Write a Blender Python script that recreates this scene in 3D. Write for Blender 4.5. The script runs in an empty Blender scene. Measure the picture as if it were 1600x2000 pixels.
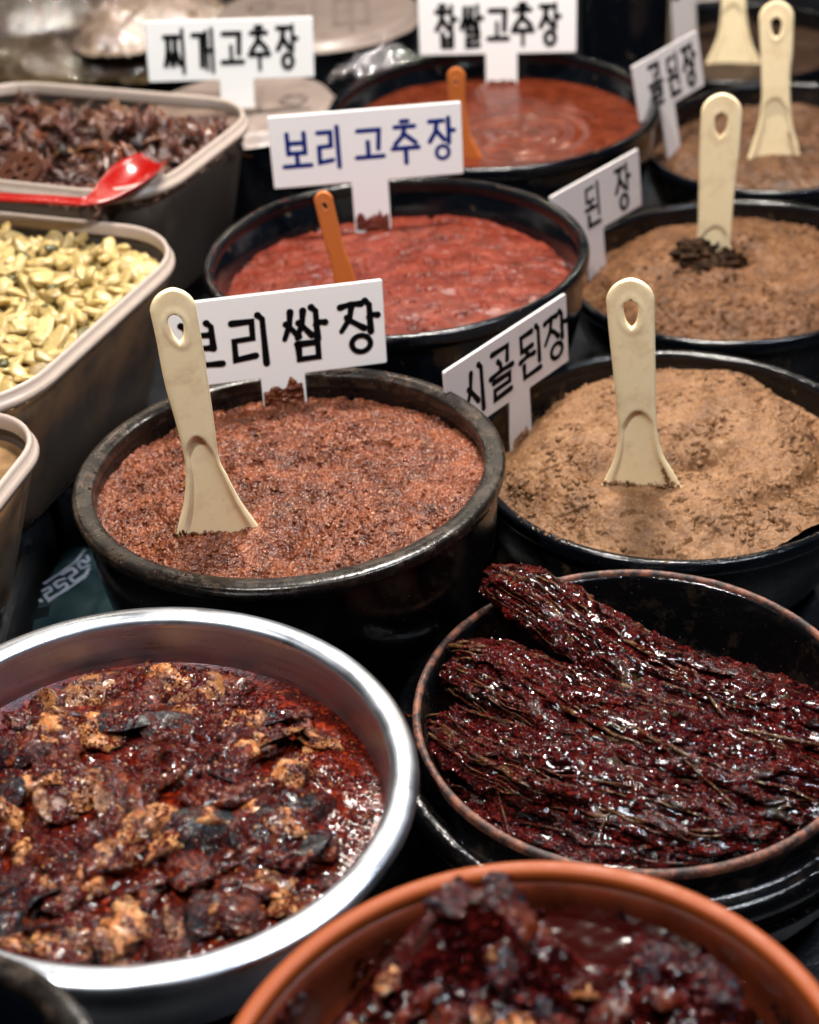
import bpy, bmesh, math, random, time
import numpy as np
from mathutils import Vector, Matrix, noise as mnoise
from mathutils.bvhtree import BVHTree
R = math.radians
random.seed(7)
S = bpy.context.scene
COL = S.collection

# ------------------------------------------------------------------ camera
H = 0.86                                   # camera height above the stall table
PITCH, FPX, ROLL = R(33.698), 3150.3, R(-4.406)
cam_d = bpy.data.cameras.new('camera')
cam = bpy.data.objects.new('camera', cam_d); COL.objects.link(cam)
S.camera = cam
cam_d.sensor_fit = 'VERTICAL'; cam_d.sensor_height = 36.0
cam_d.lens = 36.0 * FPX / 2000.0
cam_d.clip_start = 0.02; cam_d.clip_end = 50
_f = Vector((0, math.cos(PITCH), -math.sin(PITCH)))
_u = Vector((0, math.sin(PITCH), math.cos(PITCH)))
_r = Vector((1, 0, 0))
_c, _s = math.cos(ROLL), math.sin(ROLL)
cr = _r * _c + _u * _s
cu = -_r * _s + _u * _c
cam.matrix_world = Matrix(((cr.x, cu.x, -_f.x, 0), (cr.y, cu.y, -_f.y, 0), (cr.z, cu.z, -_f.z, H), (0, 0, 0, 1)))
cam_d.dof.use_dof = True
cam_d.dof.focus_distance = 1.14
cam_d.dof.aperture_fstop = 5.2
cam_d.dof.aperture_blades = 0

def ray(x, y):
    return cr * ((x - 800) / FPX) + cu * (-(y - 1000) / FPX) + _f
def at(x, y, z):
    """the place on the level z (metres above the table) seen at that spot of the photograph"""
    d = ray(x, y); t = (z - H) / d.z
    return Vector((d.x * t, d.y * t, z))
def on_plane(x, y, o, n):
    d = ray(x, y); c = Vector((0, 0, H)); t = (o - c).dot(n) / d.dot(n)
    return c + d * t

# ------------------------------------------------------------------ world and lamps
W = bpy.data.worlds.new('World'); S.world = W; W.use_nodes = True
W.node_tree.nodes['Background'].inputs[0].default_value = (0.35, 0.5, 0.8, 1)
W.node_tree.nodes['Background'].inputs[1].default_value = 0.0015
def lamp(kind, name, loc, target, power, color, size=0.1, size_y=None):
    l = bpy.data.lights.new(name, kind); o = bpy.data.objects.new(name, l); COL.objects.link(o)
    l.energy = power; l.color = color
    if kind == 'AREA':
        l.shape = 'RECTANGLE' if size_y else 'DISK'; l.size = size
        if size_y: l.size_y = size_y
    else:
        l.shadow_soft_size = size
    o.location = loc
    o.rotation_euler = (Vector(target) - Vector(loc)).to_track_quat('-Z', 'Y').to_euler()
    return o
lamp('AREA', 'tube_lamp', (0.80, 0.62, 1.60), (0.0, 0.95, 0.15), 9, (.86, .92, 1.0), 0.8, 0.012)
lamp('AREA', 'tube_lamp', (0.20, 1.72, 1.58), (0.08, 1.25, 0.1), 22, (1.0, .93, .84), 0.35, 0.02)
lamp('POINT', 'bulb_lamp', (-0.42, 0.55, 1.70), (0, 1, 0), 46, (1.0, .96, .90), 0.028)
for i in range(7):
    lamp('POINT', 'string_lamp', (-0.9 + 0.3 * i, 2.75 + 0.03 * (i % 2), 1.05 + 0.03 * ((i * 5) % 3)), (0, 0, 0), 1.6, (1.0, .86, .68), 0.012)

S.view_settings.view_transform = 'Standard'
S.view_settings.look = 'None'
S.view_settings.exposure = 1.15
S.view_settings.gamma = 1.0
S.render.engine = 'CYCLES'
S.cycles.use_denoising = True
try: S.cycles.denoiser = 'OPENIMAGEDENOISE'
except Exception: pass
S.cycles.max_bounces = 8; S.cycles.transparent_max_bounces = 12
S.cycles.sample_clamp_indirect = 4.0
S.cycles.caustics_reflective = False; S.cycles.caustics_refractive = False

# ------------------------------------------------------------------ numpy noise
_rng = np.random.RandomState(11)
_P = _rng.permutation(4096).astype(np.int64)
_V = _rng.rand(4096)
def _h(ix, iy, seed):
    return _P[(ix + _P[(iy + seed * 57) & 4095]) & 4095]
def vnoise(x, y, seed=0):
    ix = np.floor(x).astype(np.int64); iy = np.floor(y).astype(np.int64)
    fx = x - ix; fy = y - iy
    fx = fx * fx * fx * (fx * (fx * 6 - 15) + 10); fy = fy * fy * fy * (fy * (fy * 6 - 15) + 10)
    a = _V[_h(ix, iy, seed)]; b = _V[_h(ix + 1, iy, seed)]; c = _V[_h(ix, iy + 1, seed)]; d = _V[_h(ix + 1, iy + 1, seed)]
    return (a * (1 - fx) + b * fx) * (1 - fy) + (c * (1 - fx) + d * fx) * fy
def fbm(x, y, o=4, seed=0, g=0.5):
    r = 0; a = 1; t = 0
    for k in range(o):
        r = r + a * vnoise(x * 2 ** k + 13.7 * k, y * 2 ** k + 5.1 * k, seed + k); t += a; a *= g
    return r / t
def worley(x, y, seed=0):
    ix = np.floor(x).astype(np.int64); iy = np.floor(y).astype(np.int64)
    f1 = np.full(x.shape, 9.0); f2 = np.full(x.shape, 9.0)
    for dx in (-1, 0, 1):
        for dy in (-1, 0, 1):
            jx = ix + dx; jy = iy + dy; h = _h(jx, jy, seed)
            px = jx + _V[h]; py = jy + _V[(h * 7 + 31) & 4095]
            d = np.hypot(x - px, y - py)
            m = d < f1; f2 = np.where(m, f1, np.minimum(f2, d)); f1 = np.where(m, d, f1)
    return f1, f2
def sstep(a, b, x):
    t = np.clip((x - a) / (b - a), 0, 1); return t * t * (3 - 2 * t)

# ------------------------------------------------------------------ mesh helpers
def mesh_np(name, V, F, smooth=True):
    V = np.asarray(V, dtype=np.float32); F = np.asarray(F, dtype=np.int32)
    me = bpy.data.meshes.new(name)
    me.vertices.add(len(V)); me.vertices.foreach_set('co', V.ravel())
    k = F.shape[1]
    me.loops.add(F.size); me.loops.foreach_set('vertex_index', F.ravel())
    me.polygons.add(len(F))
    me.polygons.foreach_set('loop_start', np.arange(0, F.size, k, dtype=np.int32))
    try: me.polygons.foreach_set('loop_total', np.full(len(F), k, dtype=np.int32))
    except Exception: pass
    me.polygons.foreach_set('use_smooth', np.full(len(F), smooth))
    me.update(calc_edges=True); me.validate()
    return me
def obj(name, me, mat=None, parent=None, loc=None):
    o = bpy.data.objects.new(name, me); COL.objects.link(o)
    if mat is not None and not me.materials: me.materials.append(mat)
    if parent is not None: o.parent = parent
    if loc is not None: o.location = loc
    return o
def tag(o, label, cat, group=None, kind=None):
    o['label'] = label
    if cat: o['category'] = cat
    if group: o['group'] = group
    if kind: o['kind'] = kind
    return o
def empty(name, loc, label, cat, group=None, rot=None):
    o = bpy.data.objects.new(name, None); COL.objects.link(o); o.location = loc; o.empty_display_size = 0.02
    if rot is not None: o.rotation_euler = rot
    return tag(o, label, cat, group)
def grid_faces(nu, nv, wrap_u=False, wrap_v=False):
    a = np.arange(nu * nv).reshape(nu, nv)
    if wrap_u: a = np.vstack([a, a[:1]])
    if wrap_v: a = np.hstack([a, a[:, :1]])
    return np.stack([a[:-1, :-1], a[1:, :-1], a[1:, 1:], a[:-1, 1:]], -1).reshape(-1, 4)
def smooth_profile(p, n=6):
    p = [Vector((a, b)) for a, b in p]; out = []
    for i in range(len(p) - 1):
        p0 = p[max(i - 1, 0)]; p1 = p[i]; p2 = p[i + 1]; p3 = p[min(i + 2, len(p) - 1)]
        for k in range(n):
            t = k / n
            q = 0.5 * ((2 * p1) + (p2 - p0) * t + (2 * p0 - 5 * p1 + 4 * p2 - p3) * t * t + (3 * p1 - p0 - 3 * p2 + p3) * t ** 3)
            out.append((q.x, q.y))
    out.append((p[-1].x, p[-1].y)); return out
def lathe(name, prof, mat, parent, segs=192, wob=0.0, seed=0, smooth=5):
    if smooth: prof = smooth_profile(prof, smooth)
    P = np.array(prof); th = np.linspace(0, 2 * np.pi, segs, endpoint=False)
    r = P[:, 0][:, None] * np.ones(segs)[None]; z = P[:, 1][:, None] * np.ones(segs)[None]
    if wob:
        w = fbm(3 + 2 * np.cos(th), 3 + 2 * np.sin(th), 3, seed)[None] - 0.5
        w2 = fbm(30 + 9 * np.cos(th)[None] + 0 * r, 9 * np.sin(th)[None] + z * 60, 3, seed + 3) - 0.5
        r = r * (1 + wob * w) + wob * 0.03 * w2
        z = z + wob * 0.12 * w
    V = np.stack([r * np.cos(th), r * np.sin(th), z], -1).reshape(-1, 3)
    me = mesh_np(name, V, grid_faces(len(P), segs, wrap_v=True)[:, ::-1])
    return obj(name, me, mat, parent)
def tube(pts, rads, n=8, flat=1.0, up=Vector((0, 0, 1)), cap=True):
    """vertices and quads of a tube along pts"""
    V = []; m = len(pts)
    for i, p in enumerate(pts):
        t = (pts[min(i + 1, m - 1)] - pts[max(i - 1, 0)]).normalized()
        a = t.cross(up); a = a.normalized() if a.length > 1e-5 else Vector((1, 0, 0)); b = a.cross(t)
        for k in range(n):
            c = 2 * math.pi * k / n
            V.append(p + a * (math.cos(c) * rads[i]) + b * (math.sin(c) * rads[i] * flat))
    F = [tuple(q) for q in grid_faces(m, n, wrap_v=True)]
    if cap:
        c0 = len(V); V.append(pts[0]); V.append(pts[-1])
        for k in range(n):
            F.append((c0, k, (k + 1) % n)); F.append((c0 + 1, (m - 1) * n + (k + 1) % n, (m - 1) * n + k))
    return V, F
def mesh_py(name, V, F, smooth=True, recalc=False):
    me = bpy.data.meshes.new(name); me.from_pydata([tuple(v) for v in V], [], [tuple(int(i) for i in f) for f in F])
    if recalc:
        bm = bmesh.new(); bm.from_mesh(me); bmesh.ops.recalc_face_normals(bm, faces=bm.faces); bm.to_mesh(me); bm.free()
    if smooth: me.polygons.foreach_set('use_smooth', [True] * len(me.polygons))
    me.update(); return me
def spline(pts, n):
    out = []; m = len(pts)
    for i in range(m - 1):
        p0 = pts[max(i - 1, 0)]; p1 = pts[i]; p2 = pts[i + 1]; p3 = pts[min(i + 2, m - 1)]
        for k in range(n):
            t = k / n
            out.append(0.5 * ((2 * p1) + (p2 - p0) * t + (2 * p0 - 5 * p1 + 4 * p2 - p3) * t * t + (3 * p1 - p0 - 3 * p2 + p3) * t ** 3))
    out.append(pts[-1].copy() if hasattr(pts[-1], 'copy') else pts[-1]); return out

# ------------------------------------------------------------------ materials
class NT:
    def __init__(s, name):
        s.m = bpy.data.materials.new(name); s.m.use_nodes = True; s.t = s.m.node_tree
        s.b = s.t.nodes['Principled BSDF']; s.tc = s.t.nodes.new('ShaderNodeTexCoord')
    def n(s, typ, **kw):
        x = s.t.nodes.new(typ)
        for k, v in kw.items():
            if k.startswith('i_'):
                x.inputs[k[2:].replace('_', ' ')].default_value = v
            else: setattr(x, k, v)
        return x
    def l(s, a, b): s.t.links.new(a, b)
    world = False
    def coord(s, world=False):
        if world or s.world:
            g = s.n('ShaderNodeNewGeometry'); return g.outputs['Position']
        return s.tc.outputs['Object']
    def noise(s, scale, detail=4, rough=.55, dist=0, vec=None, world=False):
        x = s.n('ShaderNodeTexNoise'); x.inputs['Scale'].default_value = scale; x.inputs['Detail'].default_value = detail
        x.inputs['Roughness'].default_value = rough; x.inputs['Distortion'].default_value = dist
        s.l(vec if vec is not None else s.coord(world), x.inputs['Vector']); return x.outputs['Fac']
    def voro(s, scale, feat='F1', vec=None, out='Distance', world=False):
        x = s.n('ShaderNodeTexVoronoi'); x.feature = feat; x.inputs['Scale'].default_value = scale
        s.l(vec if vec is not None else s.coord(world), x.inputs['Vector']); return x.outputs[out]
    def ramp(s, fac, stops):
        x = s.n('ShaderNodeValToRGB'); e = x.color_ramp.elements
        while len(e) > 1: e.remove(e[0])
        e[0].position = stops[0][0]; e[0].color = (*stops[0][1], 1) if not isinstance(stops[0][1], float) else (stops[0][1],) * 3 + (1,)
        for p, c in stops[1:]:
            q = e.new(p); q.color = (*c, 1) if not isinstance(c, float) else (c, c, c, 1)
        s.l(fac, x.inputs['Fac']); return x.outputs['Color']
    def mix(s, fac, a, b, mode='MIX'):
        x = s.n('ShaderNodeMix'); x.data_type = 'RGBA'; x.blend_type = mode
        for i, v in ((0, fac), (6, a), (7, b)):
            if hasattr(v, 'links') or hasattr(v, 'is_linked'): s.l(v, x.inputs[i])
            else: x.inputs[i].default_value = v if i == 0 else (*v, 1)
        return x.outputs[2]
    def math(s, op, a, b=0.0):
        x = s.n('ShaderNodeMath', operation=op)
        for i, v in ((0, a), (1, b)):
            if hasattr(v, 'is_linked'): s.l(v, x.inputs[i])
            else: x.inputs[i].default_value = v
        return x.outputs[0]
    def bump(s, h, strength=.5, dist=.001, prev=None):
        x = s.n('ShaderNodeBump'); x.inputs['Strength'].default_value = strength; x.inputs['Distance'].default_value = dist
        s.l(h, x.inputs['Height'])
        if prev is not None: s.l(prev, x.inputs['Normal'])
        s.l(x.outputs['Normal'], s.b.inputs['Normal']); return x.outputs['Normal']
    def set(s, **kw):
        for k, v in kw.items():
            i = s.b.inputs[k.replace('_', ' ')]
            if hasattr(v, 'is_linked'): s.l(v, i)
            elif isinstance(v, tuple) and len(v) == 3 and i.type == 'RGBA': i.default_value = (*v, 1)
            else: i.default_value = v
        return s

def m_glaze(name, base=(.0018, .0026, .0042), rough=.10, dirt=(.05, .035, .025), dirt_amt=.62, bump=.25):
    t = NT(name)
    big = t.noise(26, 5, .6); fine = t.noise(190, 4, .6)
    spots = t.noise(520, 2, .5)
    f = t.ramp(t.noise(60, 6, .7), [(dirt_amt, 0.0), (dirt_amt + .08, 1.0)])
    f2 = t.ramp(spots, [(.735, 0.0), (.76, .7)])
    c = t.mix(f, base, dirt); c = t.mix(f2, c, (.22, .16, .11))
    t.set(Base_Color=c, Roughness=t.ramp(big, [(.3, rough * .6), (.7, rough * 1.8)]), Specular_IOR_Level=.42)
    n = t.bump(big, .35 * bump / .25, .0016); t.bump(fine, bump, .0006, n)
    return t.m
def m_paste(name, cols, rough, gscale, gstr, gdist, spec=.5, fine=900, fstr=.3, coat=0.0):
    t = NT(name); cols = [tuple(q * k_ for q in c_) for c_, k_ in zip(cols, (.55, .80, .95, 1.0))]
    a = t.noise(40, 6, .65); b = t.noise(300, 4, .6); v = t.voro(gscale)
    c = t.ramp(a, [(.28, cols[0]), (.5, cols[1]), (.72, cols[2])])
    c = t.mix(t.ramp(b, [(.54, 0.0), (.74, .35)]), c, cols[3])
    vc = t.voro(gscale, out='Color')
    sep = t.n('ShaderNodeSeparateColor'); t.l(vc, sep.inputs[0])
    c = t.mix(t.ramp(sep.outputs[0], [(0.0, .25), (.5, 0.0)]), c, cols[0])
    c = t.mix(t.ramp(sep.outputs[1], [(.86, 0.0), (.95, .35)]), c, cols[3])
    t.set(Base_Color=c, Roughness=t.ramp(b, [(.3, rough * .7), (.7, min(rough * 1.4, 1.0))]), Specular_IOR_Level=spec)
    if coat: t.set(Coat_Weight=coat, Coat_Roughness=.12)
    n = t.bump(v, gstr, gdist); t.bump(t.noise(fine, 3, .6), fstr, .0006, n)
    return t.m
M = {}
M['glaze'] = m_glaze('black_glaze')
M['glaze_rim'] = m_glaze('speckled_black_rim_glaze', (.0018, .0026, .0042), .12, (.03, .02, .015), .64, .75)
M['glaze_worn'] = m_glaze('worn_black_glaze', (.0018, .0016, .0015), .16, (.02, .015, .012), .72)
M['rim_worn'] = m_glaze('worn_brown_rim', (.007, .005, .004), .22, (.034, .023, .017), .50, .5)
M['glaze_blue'] = m_glaze('blue_black_glaze', (.0016, .0030, .0055), .11, (.010, .012, .014), .70)
M['glaze_jar'] = m_glaze('spattered_black_glaze', (.0018, .0020, .0026), .13, (.012, .008, .006), .54, .7)
M['glaze_crust'] = m_glaze('crusted_black_glaze', (.003, .003, .0035), .18, (.085, .048, .024), .56, .5)
M['paste_ssam'] = m_paste('coarse_red_brown_paste', [(.032, .005, .002), (.140, .032, .012), (.25, .070, .028), (.48, .20, .09)], .28, 520, .6, .0014, .28, 1300, .3, .08)
M['paste_barley'] = m_paste('red_barley_paste', [(.075, .008, .004), (.155, .022, .011), (.21, .040, .021), (.30, .080, .048)], .34, 420, .22, .0010, .22, 900, .3)
M['paste_rice'] = m_paste('smooth_red_paste', [(.075, .010, .003), (.120, .020, .007), (.150, .029, .011), (.18, .040, .016)], .22, 60, .1, .001, .3, 160, .15, .06)
M['paste_doen'] = m_paste('tan_soybean_paste', [(.13, .056, .024), (.225, .110, .050), (.285, .152, .076), (.37, .225, .125)], .44, 700, .25, .0008, .18, 1300, .5)
M['paste_doen2'] = m_paste('brown_soybean_paste', [(.065, .026, .010), (.140, .060, .024), (.20, .092, .040), (.27, .14, .07)], .46, 500, .3, .0012, .18, 1000, .5)
M['paste_doen3'] = m_paste('dark_soybean_paste', [(.06, .024, .009), (.11, .046, .018), (.15, .068, .029), (.20, .10, .05)], .42, 400, .4, .0012, .35, 900, .5)
M['paste_doen4'] = m_paste('deep_brown_soybean_paste', [(.02, .009, .005), (.04, .018, .009), (.06, .027, .015), (.09, .045, .028)], .5, 400, .4, .0012, .35, 900, .5)
M['clump'] = m_paste('dark_paste_clump', [(.012, .005, .002), (.032, .014, .006), (.07, .031, .014), (.13, .065, .03)], .6, 500, .8, .0015, .12)
def m_plastic(name, col, rough=.38, stain=(.30, .20, .10), amt=.60, sss=.0, scale=28):
    t = NT(name)
    f = t.ramp(t.noise(scale, 6, .68), [(amt, 0.0), (amt + .22, .5)])
    c = t.mix(f, col, stain)
    sp = t.ramp(t.noise(420, 2, .5), [(.735, 0.0), (.76, .8)])
    c = t.mix(sp, c, stain)
    t.set(Base_Color=c, Roughness=t.ramp(t.noise(70, 4), [(.3, rough * .8), (.7, rough * 1.3)]))
    if sss: t.set(Subsurface_Weight=sss, Subsurface_Radius=(.008, .006, .003), Subsurface_Scale=.5)
    t.bump(t.noise(240, 4), .12, .0005)
    return t.m
M['cream'] = m_plastic('cream_plastic', (.98, .79, .50), .34, (.45, .27, .11), .50, .15)
M['orange'] = m_plastic('orange_plastic', (.50, .135, .030), .34, (.28, .07, .02), .60)
M['red'] = m_plastic('red_plastic', (.25, .003, .002), .24, (.25, .03, .01), .66)
M['board'] = m_plastic('white_board', (.88, .88, .88), .34, (.62, .58, .52), .62, 0, 12)
M['board_old'] = m_plastic('aged_white_board', (.62, .57, .57), .42, (.42, .34, .28), .56, 0, 14)
M['terracotta_in'] = m_plastic('stained_shade_toned_terracotta', (.12, .022, .008), .34, (.012, .002, .001), .46, 0, 40)  # sauce stains, plus the inner wall's shade put into a darker base colour
M['ink'] = NT('black_ink').set(Base_Color=(.002, .002, .003), Roughness=.7, Specular_IOR_Level=.08).m
M['ink_blue'] = NT('blue_ink').set(Base_Color=(.002, .018, .17), Roughness=.6, Specular_IOR_Level=.1).m
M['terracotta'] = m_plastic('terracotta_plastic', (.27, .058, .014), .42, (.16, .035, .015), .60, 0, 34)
M['terracotta'].node_tree.nodes['Principled BSDF'].inputs['Specular IOR Level'].default_value = .2
t = NT('bare_terracotta'); t.set(Base_Color=t.mix(t.ramp(t.noise(90, 6, .7), [(.40, 0.0), (.56, 1.0)]), (.22, .080, .048), (.03, .018, .016)), Roughness=.6); t.bump(t.noise(260, 4), .5, .0012); M['bare_clay'] = t.m
# brushed steel
t = NT('brushed_steel')
mp = t.n('ShaderNodeMapping'); mp.inputs['Scale'].default_value = (1, 1, 26); t.l(t.coord(), mp.inputs[0])
st = t.noise(22, 6, .7, vec=mp.outputs[0])
sm = t.ramp(t.noise(70, 6, .75), [(.60, 0.0), (.66, 1.0)])
t.set(Base_Color=t.mix(t.ramp(t.noise(420, 2), [(.72, 0.0), (.75, 1.0)]), (.52, .56, .64), (.12, .05, .03)), Metallic=1.0, Roughness=t.ramp(st, [(.3, .24), (.7, .42)]))
t.bump(st, .55, .0006); M['steel'] = t.m
t = NT('polished_steel_rim'); t.set(Base_Color=(.62, .67, .76), Metallic=1.0, Roughness=t.ramp(t.noise(30, 4), [(.3, .26), (.7, .40)])); t.bump(t.noise(120, 3), .08, .0006); M['steel_rim'] = t.m
# sauces
def m_sauce(name, cols, rough=.11, coat=.6, vs=420, bs=.9):
    t = NT(name)
    c = t.ramp(t.noise(90, 6, .7), [(.32, cols[0]), (.52, cols[1]), (.70, cols[2])])
    vc = t.voro(vs, out='Color'); sep = t.n('ShaderNodeSeparateColor'); t.l(vc, sep.inputs[0])
    c = t.mix(t.ramp(sep.outputs[0], [(.80, 0.0), (.9, .8)]), c, cols[2])
    t.set(Base_Color=c, Roughness=rough, Specular_IOR_Level=.32, Coat_Weight=coat * .25, Coat_Roughness=.04)
    n = t.bump(t.noise(120, 5, .65), .35, .0016); t.bump(t.voro(vs), bs * .25, .0008, n); return t.m
M['sauce'] = m_sauce('dark_chili_sauce', [(.008, .0008, .0003), (.065, .0045, .0012), (.20, .020, .004)])
M['sauce_purple'] = m_sauce('dark_red_chili_coating', [(.0015, .0004, .0004), (.008, .001, .001), (.06, .005, .004)], .11)
M['chili'] = m_sauce('chili_flake', [(.06, .005, .004), (.14, .012, .009), (.22, .03, .015)], .2, .5)
M['chili_dark'] = m_sauce('crimson_chili_crumb', [(.020, .0012, .0012), (.060, .004, .004), (.14, .015, .010)], .12, .6)
M['seed'] = NT('pale_seed').set(Base_Color=(.36, .15, .045), Roughness=.3).m
M['pool'] = NT('still_red_sauce').set(Base_Color=(.020, .002, .0015), Roughness=.09, Specular_IOR_Level=.35).m
def m_coated(name, a, b, lo=.44, hi=.56, rough=.22, scale=70, sauce=((.006, .0006, .0003), (.075, .006, .0014))):
    t = NT(name)
    t.world = True
    base = t.ramp(t.noise(150, 4, .6), [(.35, a), (.65, b)])
    sc = t.ramp(t.noise(230, 3), [(.4, sauce[0]), (.6, sauce[1])])
    oi = t.n('ShaderNodeObjectInfo')
    v = t.n('ShaderNodeVectorMath', operation='ADD'); t.l(t.coord(), v.inputs[0])
    v2 = t.n('ShaderNodeVectorMath', operation='SCALE'); t.l(oi.outputs['Location'], v2.inputs[0]); v2.inputs['Scale'].default_value = 7.0
    t.l(v2.outputs[0], v.inputs[1])
    f = t.ramp(t.noise(scale, 6, .7, vec=v.outputs[0]), [(lo, 0.0), (hi, 1.0)])
    vs_ = t.n('ShaderNodeSeparateColor'); t.l(t.voro(700, out='Color'), vs_.inputs[0])
    g = t.ramp(t.noise(120, 4, .6, vec=v.outputs[0]), [(.44, 0.0), (.56, 1.0)])
    spk = t.mix(t.ramp(vs_.outputs[0], [(.55, 0.0), (.75, 1.0)]), sauce[0], (.13, .011, .004))
    c = t.mix(f, base, sc); gg = t.math('MULTIPLY', g, t.math('ADD', t.math('MULTIPLY', f, .75), .04)); c = t.mix(gg, c, spk)
    t.set(Base_Color=c, Roughness=rough, Specular_IOR_Level=.15, Coat_Weight=.85, Coat_Roughness=.06)
    n = t.bump(t.noise(110, 5, .7), .45, .0018); n = t.bump(t.math('MULTIPLY', t.voro(620), g), .8, .0014, n)
    cn = t.n('ShaderNodeBump'); cn.inputs['Strength'].default_value = .6; cn.inputs['Distance'].default_value = .0010; t.l(t.math('MULTIPLY', t.voro(620), g), cn.inputs['Height']); t.l(n, cn.inputs['Normal']); t.l(cn.outputs[0], t.b.inputs['Coat Normal'])
    return t.m
M['meat'] = m_coated('sauced_cream_flesh', (.60, .30, .12), (.42, .12, .03), .42, .60)
M['meat_dark'] = m_coated('sauced_orange_flesh', (.20, .036, .008), (.06, .007, .0015), .38, .54)
M['shell'] = m_coated('dark_blue_black_shell', (.003, .0035, .0045), (.018, .018, .020), .46, .62, .22, 60)
M['shell_tan'] = m_coated('sauced_brown_shell', (.30, .12, .04), (.10, .035, .012), .46, .58, .25, 60)
M['crab'] = m_coated('dark_blue_grey_shell', (.004, .006, .009), (.018, .026, .040), .44, .60, .2, 90)
M['leaf'] = m_coated('sauced_dark_green_leaf', (.030, .022, .008), (.012, .008, .004), .36, .50, .2, 60, ((.004, .0006, .0006), (.050, .004, .004)))
M['stem'] = m_coated('sauced_olive_stem', (.13, .066, .022), (.055, .024, .009), .40, .58, .24, 50, ((.010, .001, .001), (.07, .006, .005)))
# pickles
def m_pickle(name, a, b, c, rough=.25):
    t = NT(name); oi = t.n('ShaderNodeObjectInfo')
    k = t.ramp(oi.outputs['Random'], [(0.0, a), (.55, b), (1.0, c)])
    k = t.mix(t.ramp(t.noise(160, 5, .65), [(.45, 0.0), (.75, .6)]), k, c)
    t.set(Base_Color=k, Roughness=rough, Subsurface_Weight=.5, Subsurface_Radius=(.01, .007, .003), Subsurface_Scale=.6, Coat_Weight=.12, Coat_Roughness=.1)
    t.bump(t.noise(200, 5, .65), .6, .0016); return t.m
M['radish'] = m_pickle('yellow_pickled_radish', (.56, .43, .20), (.46, .34, .13), (.28, .19, .07))
M['pepper'] = m_pickle('dark_green_pepper', (.05, .05, .015), (.10, .08, .02), (.03, .03, .012))
M['root'] = m_pickle('dark_brown_pickle', (.085, .022, .014), (.042, .012, .008), (.010, .004, .004), .32)
M['root_light'] = m_pickle('light_brown_pickle', (.13, .048, .024), (.085, .03, .017), (.04, .015, .010))
M['garlic'] = m_pickle('pale_pickled_garlic', (.50, .36, .18), (.42, .27, .12), (.3, .17, .08))
M['chip'] = m_pickle('beige_dried_pieces', (.60, .46, .36), (.48, .35, .25), (.30, .19, .12), .3)
M['chip_dark'] = m_pickle('olive_brown_dried_pieces', (.22, .14, .06), (.13, .085, .035), (.06, .035, .015), .35)
def m_brine(name, a, b):
    t = NT(name); t.set(Base_Color=t.ramp(t.noise(15, 5, .6), [(.38, a), (.66, b)]), Roughness=.5); return t.m
M['brine'] = m_brine('olive_brown_brine', (.012, .007, .004), (.22, .12, .05))
M['brine_light'] = m_brine('amber_brown_brine', (.09, .045, .016), (.42, .24, .10))
M['brine_dark'] = m_brine('near_black_brine', (.006, .006, .008), (.025, .016, .012))
t = NT('frosted_translucent_plastic')
tr = t.n('ShaderNodeBsdfTransparent'); tr.inputs[0].default_value = (.90, .82, .74, 1)
tl = t.n('ShaderNodeBsdfTranslucent'); tl.inputs[0].default_value = (.34, .24, .16, 1)
t.set(Base_Color=t.mix(t.ramp(t.noise(60, 6, .7), [(.55, 0.0), (.75, .6)]), (.34, .27, .23), (.18, .11, .07)), Roughness=.3)
m1 = t.n('ShaderNodeMixShader'); m1.inputs[0].default_value = .35; t.l(t.b.outputs[0], m1.inputs[1]); t.l(tl.outputs[0], m1.inputs[2])
fr = t.n('ShaderNodeLayerWeight'); fr.inputs[0].default_value = .35
mx = t.n('ShaderNodeMixShader'); t.l(t.ramp(fr.outputs['Facing'], [(0.0, .13), (1.0, .55)]), mx.inputs[0]); t.l(tr.outputs[0], mx.inputs[1]); t.l(m1.outputs[0], mx.inputs[2])
t.l(mx.outputs[0], t.t.nodes['Material Output'].inputs[0]); t.bump(t.noise(50, 4), .15, .001); M['tub'] = t.m
t = NT('frosted_plastic_rim'); t.set(Base_Color=t.mix(t.ramp(t.noise(50, 6, .7), [(.55, 0.0), (.8, .5)]), (.42, .345, .30), (.26, .17, .12)), Roughness=.32, Subsurface_Weight=.3, Subsurface_Radius=(.01, .01, .01), Subsurface_Scale=.4, Alpha=.93); M['tub_rim'] = t.m
t = NT('black_stall_cloth'); t.set(Base_Color=t.ramp(t.noise(9, 5), [(.4, (.004, .005, .008)), (.7, (.010, .013, .018))]), Roughness=.45); t.bump(t.noise(14, 5, .6), .5, .012); M['cloth'] = t.m
t = NT('black_plastic_film'); t.set(Base_Color=(.008, .014, .020), Roughness=.12, Specular_IOR_Level=.8); t.bump(t.noise(60, 4, .6), .6, .004); M['film'] = t.m
t = NT('dark_teal_film'); t.set(Base_Color=t.ramp(t.noise(14, 5), [(.4, (.004, .012, .016)), (.7, (.018, .034, .040))]), Roughness=.22); t.bump(t.noise(35, 4, .6), .5, .004); M['film_teal'] = t.m
M['film_print'] = NT('silver_print').set(Base_Color=(.12, .145, .20), Roughness=.35).m
t = NT('printed_beige_film'); t.set(Base_Color=t.mix(t.ramp(t.noise(30, 3), [(.5, 0.0), (.7, .5)]), (.26, .205, .18), (.18, .135, .115)), Roughness=.35); t.bump(t.noise(24, 4), .25, .003); M['lid'] = t.m
M['lid_print'] = NT('faded_grey_print').set(Base_Color=(.20, .155, .14), Roughness=.5).m
t = NT('clear_glossy_film')
tr = t.n('ShaderNodeBsdfTransparent'); gl = t.n('ShaderNodeBsdfGlossy'); gl.inputs['Roughness'].default_value = .08; gl.inputs[0].default_value = (1, .95, .95, 1)
df = t.n('ShaderNodeBsdfDiffuse'); df.inputs[0].default_value = (.75, .66, .62, 1)
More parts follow.
